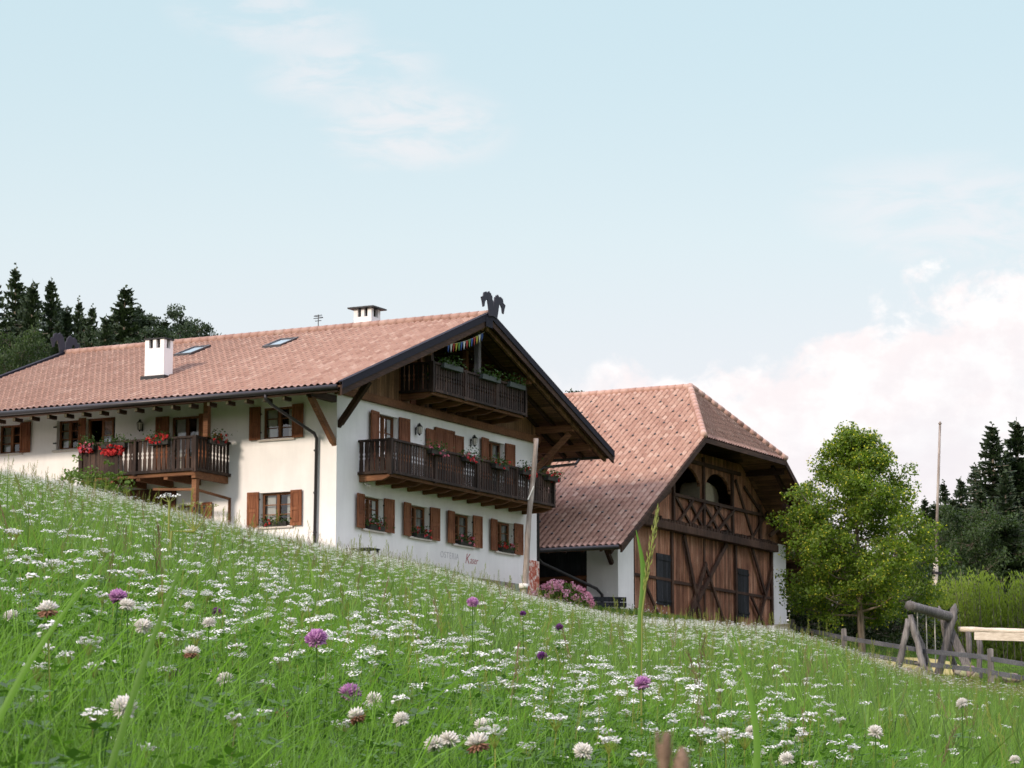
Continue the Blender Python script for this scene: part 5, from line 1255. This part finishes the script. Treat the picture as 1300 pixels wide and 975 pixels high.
    Rt = [('spruce', 0, 1268, 538, 160, 18, 'tall layered spruce near the right picture edge', 1.3),
          ('spruce', 2, 1300, 533, 162, 18, 'tall spruce cut by the right picture edge', 1.35),
          ('spruce', 1, 1204, 612, 165, 13, 'smaller spruce left of the tall pair', 1.1),
          ('spruce', 2, 1226, 608, 170, 13, 'smaller spruce touching the tall pair on the left', 1.1),
          ('spruce', 1, 1180, 632, 168, 12, 'lowest spruce tip, behind the flagpole', 1.2),
          ('spruce', 0, 1245, 590, 172, 15, 'spruce filling the gap beside the tall pair', 1.1),
          ('spruce', 1, 1287, 572, 166, 17, 'spruce deep behind the tall right pair', 1.5), ('spruce', 2, 1192, 640, 160, 11, 'broad low spruce right of the flagpole', 1.5), ('spruce', 0, 1215, 634, 158, 12, 'broad spruce over the round broadleaf tree', 1.4), ('spruce', 1, 1252, 622, 156, 13, 'broad spruce left below the tall pair', 1.5),
          ('leafy', 1, 1222, 652, 148, 9, 'round grey green broadleaf tree before the right spruces', .8),
          ('spruce', 2, 1330, 560, 158, 17, 'spruce just outside the right picture edge', 1.1),
          ('leafy', 0, 1280, 668, 150, 9, 'dark broadleaf crown under the tall spruces', 1.2),
          ('leafy', 1, 1150, 690, 150, 8, 'dark broadleaf crown behind the linden', 1.0),
          ('spruce', 0, 1020, 722, 140, 9, 'dark low conifer seen between barn and linden', 1.3), ('leafy', 0, 1060, 728, 138, 8, 'dark broadleaf crown behind the linden trunk', 1.2), ('leafy', 1, 1110, 715, 139, 8, 'dark broadleaf crown right of the linden trunk', 1.2), ('leafy', 0, 1165, 722, 137, 8, 'dark broadleaf crown above the swing', 1.2), ('spruce', 2, 1283, 600, 150, 14, 'spruce in front between the tall pair', 1.2)]
    for k, v, a, b, y, h, lab, w in Rt: put(k, v, U_(a), E_(b), y, h, lab, gr, w)
    # dark shrubs behind the fence
    for i, (a, b, y, h, wd) in enumerate([(1020, 745, 124, 4.6, 1.0), (1062, 752, 122, 4.2, 1.0), (1105, 742, 123, 4.8, 1.0), (1150, 765, 120, 3.8, .9)]):
        m_, C_, s_, _ = clumpy_parts(4.5, 2.4, 60 + i, base=.04, leaf_n=5500, leaf_s=.17, style='round', clump=1.1, nlimb=22)
        V_, F_ = leaf_quads(C_, s_, up=.3); x = U_(a) * y
        o = make_tree('shrub', (m_, V_, F_), (x, y, E_(b) * y - h), ['dark leafy shrub right behind the barn corner', 'dark leafy shrub behind the linden trunk, left of it', 'dark leafy shrub behind the linden, right of its trunk', 'dark leafy shrub behind the swing frame'][i], 'shrub', 'dark shrubs behind the fence', 'dark_leaves'); o.scale = (wd, wd, h / 4.5)
    # coppiced hedge of upright shoots
    rr = np.random.RandomState(31); n = 1500; t = rr.uniform(0, 1, n); a0 = np.array([17.6, 123.0]); a1 = np.array([34.0, 119.0]); base = a0 + (a1 - a0) * t[:, None]; dep = rr.uniform(-1.0, 1.4, n); base[:, 1] += dep
    zb = T(base[:, 0], base[:, 1]); H_ = np.interp(t, [0, .08, .2, .5, 1], [3.4, 4.4, 4.9, 5.1, 5.2]) * rr.uniform(.80, 1.08, n) + (zb * 0)
    C = []; sz = []; st = MB(); topz = np.interp(t, [0, .1, .3, 1], [.0775, .0795, .081, .082]) * base[:, 1]
    for i in range(n):
        b = base[i]; h = (topz[i] - zb[i]) * rr.uniform(.70, 1.06) * (1 + .05 * math.sin(b[0] * 1.9)); lean = rr.normal(size=2) * .05
        m = 44; f = rr.uniform(0, 1, m) ** .8; C.append(np.stack([b[0] + lean[0] * f * h + rr.normal(size=m) * .09, b[1] + lean[1] * f * h + rr.normal(size=m) * .09, zb[i] + f * h], -1)); sz.append(np.full(m, .15) * rr.uniform(.6, 1.2, m))
        if i % 4 == 0: st.tube([(b[0], b[1], zb[i] - .1), (b[0] + lean[0] * h, b[1] + lean[1] * h, zb[i] + h)], [.03, .008], 4, cap=False)
    C = np.concatenate(C); sz = np.concatenate(sz); k = len(C); dirv = rr.normal(size=(k, 3)) * .35 + np.array([0, 0, 1.0]); dirv /= np.linalg.norm(dirv, axis=1)[:, None]
    sd = np.cross(dirv, rr.normal(size=(k, 3))); sd /= np.linalg.norm(sd, axis=1)[:, None]; s_ = sz[:, None]
    P = np.stack([C - dirv * s_ * .7, C + sd * s_ * .2, C + dirv * s_ * .7, C - sd * s_ * .2], 1)
    h0 = np.array([17.6, 123.0, Tz(17.6, 123.0)]); o = empty('willow_hedge', tuple(h0)); tag(o, 'tall bright green hedge of upright shoots behind the playground', 'hedge')
    mesh_np('foliage', P.reshape(-1, 3) - h0, np.arange(4 * k).reshape(-1, 4), 'hedge_leaves', parent=o)
    st.v = [(a - h0[0], b - h0[1], c - h0[2]) for a, b, c in st.v]; st.build('shoots', 'bark', o, fix=False)
build_trees()

# ------------------------------------------------------------------ flowers on the house, garden things
def blob_leaves(n, sx, sy, sz, seed, size=.06, top=True):
    rr = np.random.RandomState(seed); C = rr.normal(size=(n, 3)) * np.array([sx, sy, sz]) * .5
    if top: C[:, 2] = np.abs(C[:, 2]) * .9 - .03
    return C, size * rr.uniform(.6, 1.3, n)
def blossoms(n, sx, sy, sz, seed, r=.045, k=9):
    rr = np.random.RandomState(seed); out = []
    for i in range(n):
        c = rr.uniform(-1, 1, 3) * np.array([sx, sy, sz]) * .5; q = rr.normal(size=(k, 3)); q /= np.linalg.norm(q, axis=1)[:, None]; out.append(c + q * r * rr.uniform(.6, 1.1))
    return np.concatenate(out)
def flower_box(org, fn, u, d, z, w, label, cat='flower box', group=None, mats=('geranium_red',), n=9, foliage=True, along='u', sd=0, boxmat='box_plastic', lift=.16, spill=.12):
    """box hanging on a rail or standing on a sill, foliage and blossoms"""
    c = Vector(fn(u, d, z)); o = empty('flower_box', toworld(org, *c), RZ); tag(o, label, cat, group)
    du = Vector(fn(1, 0, 0)) - Vector(fn(0, 0, 0)); dd = Vector(fn(0, 1, 0)) - Vector(fn(0, 0, 0))
    def q(a, b, zz): return tuple(du * a + dd * b + Vector((0, 0, zz)))
    mb = MB(); mb.prism([(-.09, .0), (.09, .0), (.11, .17), (-.11, .17)], lambda b, a, zz: q(a, b, zz), -w / 2, w / 2); mb.build('box', boxmat, o, bevel=.008)
    def cloud(C): return np.array([q(a, b, zz) for a, b, zz in C])
    C, s = blob_leaves(240, w * .66, .28, .36, sd, .085); C[:, 2] += lift; V, Fq = leaf_quads(cloud(C), s); mesh_np('foliage', V, Fq, 'box_leaves', parent=o)
    for j, m in enumerate(mats):
        B_ = blossoms(n // len(mats), w * .95, .30, .30, sd + 5 + j, .042); B_[:, 2] += lift + .06 - (np.random.RandomState(sd).uniform(0, 1) * spill); B_[:, 1] += .06; V, Fq = leaf_quads(cloud(B_), np.full(len(B_), .07), squash=1.5); mesh_np('blossoms', V, Fq, m, parent=o)
    return o
def build_house_flowers():
    g1 = 'geranium boxes on the side balcony'
    for i, (y, lab, mt, w) in enumerate([(8.45, 'pink and red geraniums at the left end of the side balcony', ('geranium_pink', 'geranium_red'), .6), (7.35, 'biggest bunch of red geraniums on the side balcony rail', ('geranium_red', 'geranium_red'), .95), (5.55, 'red geraniums on the middle of the side balcony rail', ('geranium_red',), .8)]):
        flower_box(HO, F, -y, 2.14, 3.86, w, lab, group=g1, mats=mt, n=60 if i == 1 else 34, sd=i * 3 + 1, spill=.30)
    flower_box(HO, G, -.9, -4.12, 3.92, .9, 'sparse red geraniums on the right end rail of the side balcony', group=g1, n=22, sd=21)
    g2 = 'flower boxes on the long gable balcony'
    for i, (x, lab, mt, n) in enumerate([(4.3, 'green plants with few pink flowers, leftmost on the gable balcony', ('geranium_pink',), 7), (6.7, 'red geraniums below the closed shutters on the gable balcony', ('geranium_red', 'geranium_pink'), 12), (8.9, 'leafy box with hardly a blossom at the middle of the gable balcony', ('geranium_red',), 3), (11.0, 'red geranium box left of the leaning pole on the gable balcony', ('geranium_red',), 12), (13.0, 'leafy geranium box at the right end of the gable balcony', ('geranium_red',), 4)]):
        flower_box(HO, G, x, 1.36, 3.84, 1.0, lab, group=g2, mats=mt, n=n + 6, sd=i * 5 + 30)
    g3 = 'geranium boxes on the window sills of the gable wall'
    for i, (x, lab) in enumerate([(2.4, 'pink red geranium box on the leftmost ground floor gable window'), (5.5, 'geranium box on the second ground floor gable window'), (8.65, 'geranium box on the third ground floor gable window'), (11.8, 'geranium box on the ground floor window beside the leaning pole')]):
        flower_box(HO, G, x + .1, .02, 1.17, .95, lab, group=g3, mats=('geranium_pink', 'geranium_red'), n=16, sd=i + 60, lift=.14, spill=0)
    flower_box(HO, F, -2.33, -.02, 1.19, .9, 'geranium box on the lower window of the sunny long wall', mats=('geranium_red',), n=8, sd=71, lift=.1, spill=0)
    g4 = 'planters on the top balcony rail'
    for i, (x, lab) in enumerate([(5.3, 'grey planter left on the top balcony rail'), (8.1, 'grey planter with bushy herbs in the middle of the top balcony rail'), (10.1, 'grey planter at the right end of the top balcony rail')]):
        flower_box(HO, G, x, 1.36, 6.90, 1.35 if i < 2 else 1.2, lab, 'planter', g4, mats=('box_leaves',), n=6, sd=80 + i, boxmat='planter_grey', lift=.17, spill=0)
    # potted palm-like plant on the top balcony
    o = empty('potted_plant', toworld(HO, 5.1, -.7, 6.08), RZ); tag(o, 'long leaved potted plant standing on the top balcony', 'potted plant')
    mb = MB(); mb.tube([(0, 0, 0), (0, 0, .35)], [.14, .19], 12); mb.build('pot', 'planter_grey', o)
    V = []; Fq = []; rr = np.random.RandomState(3)
    for i in range(46):
        a = rr.uniform(0, 6.28); l = rr.uniform(.6, 1.15); d = np.array([math.cos(a), math.sin(a), 0]); s = np.array([-d[1], d[0], 0]) * .035; p = np.array([0, 0, .35])
        el = rr.uniform(.5, 1.4)
        for k in range(3):
            q = p + (d * math.cos(el) + np.array([0, 0, math.sin(el)])) * l / 3; b = len(V); w0 = 1 - k * .25; w1 = 1 - (k + 1) * .3; V += [p - s * w0, p + s * w0, q + s * w1, q - s * w1]; Fq.append([b, b + 1, b + 2, b + 3]); p = q; el -= .5
    mesh_np('leaves', V, Fq, 'box_leaves', parent=o)
    # string of pennants along the left verge
    p0, p1 = Vector((4.75, -1.5, 7.72)), Vector((7.45, -1.5, 8.55)); o = empty('pennant_string', toworld(HO, *p0), RZ); tag(o, 'string of small coloured pennants hung under the gable verge', 'bunting')
    P = [Vector((0, 0, 0)).lerp(p1 - p0, t / 12) - Vector((0, 0, .10 * math.sin(math.pi * t / 12))) for t in range(13)]
    mb = MB(); mb.tube(P, .008, 4); mb.build('string', 'rope', o)
    for i in range(14):
        f = (i + .6) / 14.5 * 12; k = int(f); a = P[k].lerp(P[min(12, k + 1)], f - k); mb = MB(); tw = rnd.uniform(-.04, .04); w = .085
        mb.add([a + Vector((-w, 0, -.005)), a + Vector((w, 0, .015)), a + Vector((.0 + tw, .02 + tw, -.30)), a + Vector((-w, .004, -.005)), a + Vector((w, .004, .015)), a + Vector((tw, .024 + tw, -.30))], [(0, 1, 2), (5, 4, 3), (0, 3, 4, 1), (1, 4, 5, 2), (2, 5, 3, 0)])
        mb.build('pennant', ['flag_blue', 'flag_white', 'flag_red', 'flag_yellow', 'flag_green', 'flag_blue', 'flag_white', 'flag_red', 'flag_green', 'flag_blue', 'flag_red', 'flag_yellow', 'flag_white', 'flag_blue'][i], o)
build_house_flowers()

def build_yard():
    # leaning peeled pole before the gable corner
    b = Vector((.36, 93.4, Tz(.36, 93.4))); t = Vector((.83, 93.4, 12.3)); o = empty('peeled_pole', b); tag(o, 'leaning pale peeled tree pole in front of the house corner', 'pole')
    mb = MB(); pts = []; rs = []
    for k in range(15):
        f = k / 14; p = (t - b) * f; pts.append(p + Vector((math.sin(f * 9) * .022, 0, -.3 * (1 - f)))); rs.append(.11 - .025 * f + .008 * math.sin(k * 2.3))
    mb.tube(pts, rs, 12); mb.build('pole', 'pole_wood', o, True)
    mb = MB(); q = (t - b) * .07; mb.tube([q, q + Vector((.01, 0, .16))], .165, 12); mb.build('wrap', 'white_paint', o, True)
    mb = MB(); mb.bar((t - b) * .66 + Vector((-.12, -.16, -.25)), (t - b) * .66 + Vector((.08, -.16, .22)), .04, .04); mb.build('peg', 'white_paint', o)
    # hydrangea
    x, y = 1.75, 98.2; g = 6.62; o = empty('hydrangea', (x, y, g)); tag(o, 'wide bush of pink blossoms at the foot of the farmhouse corner', 'flower bush')
    rr = np.random.RandomState(2); n = 1500; C = rr.normal(size=(n, 3)); C /= np.linalg.norm(C, axis=1)[:, None]; C *= np.array([1.15, .8, 1.05]) * (rr.uniform(.4, 1, n) ** .4)[:, None]; C[:, 2] = np.abs(C[:, 2])
    V, Fq = leaf_quads(C, .13 * rr.uniform(.7, 1.2, n)); mesh_np('foliage', V, Fq, 'bush_leaves', parent=o)
    m = 95; D = rr.normal(size=(m, 3)); D[:, 2] = np.abs(D[:, 2]) * .9 + .25; D /= np.linalg.norm(D, axis=1)[:, None]; D *= np.array([1.2, .85, 1.08]); Bs = []
    for c in D:
        q = rr.normal(size=(26, 3)); q /= np.linalg.norm(q, axis=1)[:, None]; Bs.append(c + q * rr.uniform(.07, .13) * np.array([1, 1, .8]))
    Bs = np.concatenate(Bs); V, Fq = leaf_quads(Bs, np.full(len(Bs), .07), squash=1.5); mesh_np('blossoms', V, Fq, 'hydrangea_pink', parent=o)
    # white flowering plant by the barn pier
    o = empty('white_flower_bush', (4.35, 101.6, 6.35)); tag(o, 'low bush of white flowers in front of the left barn pier', 'flower bush')
    n = 500; C = rr.normal(size=(n, 3)) * np.array([.5, .35, .22]); C[:, 2] = np.abs(C[:, 2]) + .1; V, Fq = leaf_quads(C, .10 * rr.uniform(.7, 1.2, n)); mesh_np('foliage', V, Fq, 'bush_leaves', parent=o)
    n = 420; C = rr.normal(size=(n, 3)) * np.array([.5, .35, .25]); C[:, 2] = np.abs(C[:, 2]) + .25; V, Fq = leaf_quads(C, .07 * rr.uniform(.7, 1.2, n)); mesh_np('blossoms', V, Fq, 'white_petal', parent=o)
    # dark bench by the barn
    o = empty('garden_bench', (3.35, 100.9, 6.42), rad(10)); tag(o, 'dark wooden bench with backrest between pink bush and barn', 'bench'); 
    mb = MB()
    for k in range(3): mb.box(-.8, .8, -.22 + k * .15, -.09 + k * .15, .42, .455)
    mb.build('seat', 'slate_wood', o, bevel=.006)
    mb = MB()
    for k in range(2): mb.box(-1.0, 1.0, .27 + k * .03, .31 + k * .03, .56 + k * .20, .74 + k * .20)
    mb.build('backrest', 'slate_wood', o, bevel=.006)
    for sx in (-.72, .72):
        mb = MB(); mb.bar((sx, -.2, 0), (sx, -.1, .42), .06, .05); mb.bar((sx, .34, -.02), (sx, .24, .45), .06, .05); mb.bar((sx, .24, .45), (sx, .36, .92), .06, .05); mb.bar((sx, -.2, .39), (sx, .28, .39), .05, .05); mb.build('leg', 'slate_wood', o)
    # dark low table on the crest before the gable
    x, y = -4.65, 84.0; o = empty('low_table', (x, y, Tz(x, y) - .14), rad(-30)); tag(o, 'dark low wooden table top at the meadow edge before the gable', 'table')
    mb = MB(); mb.box(-.45, .45, -.3, .3, .42, .47); mb.build('table_top', 'slate_wood', o)
    for sx in (-.4, .4):
        for sy in (-.25, .25): mb = MB(); mb.box(sx - .03, sx + .03, sy - .03, sy + .03, 0, .42); mb.build('leg', 'slate_wood', o)
    # iron garden fence under the side balcony
    o = empty('iron_fence', toworld(HO, -2.9, 3.2, .35), RZ); tag(o, 'low dark iron fence with round tops under the side balcony', 'fence')
    mb = MB(); mb.box(-.02, .02, 0, 4.4, 1.0, 1.03); mb.box(-.02, .02, 0, 4.4, .25, .28); mb.build('rail', 'black_metal', o)
    for k in range(23):
        mb = MB(); yy = k * .2; hh = 1.25 + .08 * math.sin(k * 1.9)
        mb.tube([(0, yy, -.4), (0, yy, hh)], .017, 6); mb.tube([(0, yy, hh - .03), (0, yy, hh), (0, yy, hh + .05), (0, yy, hh + .09)], [.02, .045, .045, .01], 8)
        p = mb.build('picket', 'black_metal', o)
    # bush under the side balcony
    for (lx, ly, s, lab) in ((-3.4, 7.1, 1.0, 'fresh green shrub growing below the side balcony'), (-3.1, 8.8, .75, 'smaller reddish shrub at the left end below the side balcony')):
        m_, C_, s_, _ = clumpy_parts(2.6, 1.3, int(ly * 10), base=.05, leaf_n=3200, leaf_s=.13, style='round', clump=1.3, nlimb=18); V_, F_ = leaf_quads(C_, s_, up=.3)
        o = make_tree('shrub', (m_, V_, F_), toworld(HO, lx, ly, .2), lab, 'shrub', None, 'bush_leaves'); o.scale = (s, s, s)
    # flagpole
    b = Vector((21.0, 136, 5.4)); t = Vector((21.72, 136, 18.8)); o = empty('flagpole', b); tag(o, 'thin tall flagpole with paler lower half behind the linden', 'flagpole')
    d = t - b; mb = MB(); mb.tube([(0, 0, 0), d * .22, d * .50], [.18, .16, .13], 10); mb.build('lower_pole', 'pale_wood', o, True)
    mb = MB(); mb.tube([d * .50, d * .985], [.085, .06], 8); mb.tube([d * .985, d * .99, d], [.03, .10, .02], 8); mb.build('upper_pole', 'pole_wood', o, True)
    for f in (.49, .42, .30):
        mb = MB(); mb.tube([d * f, d * f + Vector((0, 0, .12))], .17, 10); mb.box(d.x * f + .1, d.x * f + .32, -.05, .05, d.z * f, d.z * f + .1); mb.build('bracket', 'gutter_metal', o)
build_yard()

def build_fence():
    P = [(9.9, 114.5), (11.64, 112.4), (13.25, 108.2), (15.43, 102.0), (17.38, 98.6), (19.17, 95.4), (21.0, 92.5)]
    gnd = [5.95, 5.95, 5.25, 4.42, 3.95, 3.40, 2.8]
    o = empty('rail_fence', (P[0][0], P[0][1], gnd[0])); tag(o, 'weathered two rail wooden fence running down to the right', 'fence'); g = Vector(o.location)
    pts = [Vector((x, y, z)) - g for (x, y), z in zip(P, gnd)]
    full = []
    for a, b in zip(pts, pts[1:]): full += [a, a.lerp(b, .5)] if (b - a).length > 5 else [a]
    full.append(pts[-1])
    for p in pts[1:]:
        p = p + Vector((-.03, -.12, 0))
        mb = MB(); h = rnd.uniform(1.26, 1.38); mb.prism([(-.11, -.5), (.11, -.5), (.105, h - .04), (.02, h), (-.10, h - .03)], lambda u, d, z: (p.x + u, p.y + d, p.z + z), -.08, .08); mb.build('post', 'grey_wood', o, bevel=.012)
    for i, (a, b) in enumerate(zip(pts, pts[1:])):
        for h in (1.0, .50):
            mb = MB(); d = (b - a).normalized(); s = Vector((-.10, -.04, 0)) * 1.0; mb.bar(a + s + Vector((0, 0, h + rnd.uniform(-.03, .03))) - d * .15, b + s + Vector((0, 0, h + rnd.uniform(-.03, .03))) + d * .15, .045, .17 if i else .2); mb.build('rail', 'pale_wood' if i == 0 and h > .5 else 'grey_rail', o, bevel=.008)
    # swing frame of logs
    def log(mb, a, b, r0, r1, point=False, n=10):
        a, b = Vector(a), Vector(b); pts = []; rs = []
        for k in range(8):
            f = k / 7; w = Vector((rnd.uniform(-1, 1), rnd.uniform(-1, 1), 0)) * .03; pts.append(a.lerp(b, f) + (w if 0 < k < 7 else Vector())); rs.append((r0 + (r1 - r0) * f) * rnd.uniform(.88, 1.10))
        if point: d = (b - a).normalized(); pts.append(b + d * .22); rs.append(.02)
        mb.tube(pts, rs, n)
    o = empty('log_swing', (16.8, 103.2, 4.15)); tag(o, 'rustic swing frame of thick crossed grey logs behind the fence', 'swing'); g = Vector(o.location)
    def lg(name, a, b, r0, r1, point=False, mat='grey_wood'):
        mb = MB(); log(mb, Vector(a) - g, Vector(b) - g, r0, r1, point); return mb.build(name, mat, o, True)
    lg('leg', (16.0, 103.2, 3.9), (16.86, 103.3, 7.05), .17, .15, True); mb = MB(); mb.bar(Vector((17.75, 103.0, 3.8)) - g, Vector((16.45, 103.6, 6.85)) - g, .34, .12, 0, (0, 1, 0)); mb.build('leg', 'grey_wood', o, bevel=.02)
    lg('leg', (17.2, 104.4, 4.0), (16.42, 103.9, 7.0), .14, .12, True)
    lg('beam', (14.85, 101.3, 7.05), (16.85, 103.5, 6.72), .17, .19)
    lg('leg', (14.35, 101.6, 4.3), (14.85, 101.5, 6.55), .14, .12); lg('leg', (15.45, 101.3, 4.2), (14.92, 101.5, 6.70), .13, .11); lg('leg', (15.9, 102.3, 4.2), (15.05, 101.8, 6.6), .09, .08)
    for x, y in ((15.22, 101.75), (15.62, 102.2), (16.0, 102.6)):
        mb = MB(); mb.tube([Vector((x, y, 6.9)) - g, Vector((x, y, 4.9)) - g], .022, 6); mb.build('rope', 'rope', o)
    mb = MB(); mb.bar(Vector((15.15, 101.7, 4.92)) - g, Vector((16.05, 102.65, 4.92)) - g, .22, .05); mb.build('seat', 'grey_wood', o)
    # open log shelter with plank shelf on the right
    o = empty('log_counter', (17.9, 103.0, 3.95)); tag(o, 'pale log and plank counter on rough posts at the right edge', 'play structure'); g = Vector(o.location)
    def lg2(name, a, b, r, mat): mb = MB(); log(mb, Vector(a) - g, Vector(b) - g, r, r * .95); return mb.build(name, mat, o, True)
    lg2('top_log', (17.05, 103.6, 6.30), (20.6, 102.6, 6.10), .105, 'pale_wood')
    mb = MB(); mb.bar(Vector((17.45, 102.4, 5.97)) - g, Vector((20.5, 101.9, 5.85)) - g, .10, .30); mb.build('plank', 'pale_wood', o, bevel=.01)
    for (x, y, zt, r) in ((17.38, 103.5, 6.2, .13), (17.60, 102.4, 5.8, .12), (20.1, 102.6, 6.0, .13), (20.0, 102.0, 5.7, .12), (18.1, 102.2, 4.5, .14)): lg2('post', (x, y, 3.6), (x + .03, y, zt), r, 'grey_wood')
    # sand patch of the playground and stones
    xs, ys = 15.2, 107.0; mb = MB(); n = 26; ring = []
    for k in range(n):
        a = 2 * math.pi * k / n; x = xs + 2.6 * math.cos(a) * (1 + .1 * math.sin(3 * a)); y = ys + 3.2 * math.sin(a); ring.append((x, y, Tz(x, y) + .17))
    mb.add([(xs, ys, Tz(xs, ys) + .20)] + ring, [(0, i + 1, (i + 1) % n + 1) for i in range(n)]); s = mb.build('sand', 'sand', None); tag(s, kind='structure')
    for i, (x, y, r, lab) in enumerate([(15.35, 101.6, .32, 'grey boulder beside the left swing leg'), (17.0, 101.7, .42, 'grey boulder under the swing beam'), (18.6, 101.2, .3, 'grey boulder under the plank counter'), (14.9, 103.2, .35, 'grey boulder behind the fence post left of the swing')]):
        mb = MB(); rr = random.Random(i); pts = []; 
        for a in range(7):
            for b in range(10):
                ph = math.pi * a / 6; th = 2 * math.pi * b / 10; q = r * (1 + rr.uniform(-.12, .12)); pts.append((q * 1.3 * math.sin(ph) * math.cos(th), q * math.sin(ph) * math.sin(th), q * .75 * math.cos(ph)))
        fs = [(a * 10 + b, a * 10 + (b + 1) % 10, (a + 1) * 10 + (b + 1) % 10, (a + 1) * 10 + b) for a in range(6) for b in range(10)]
        mb.add(pts, fs); o2 = mb.build('boulder', 'plinth_stone', None, True); o2.location = (x, y, Tz(x, y) + .15); tag(o2, lab, 'boulder', 'boulders by the swing')
build_fence()
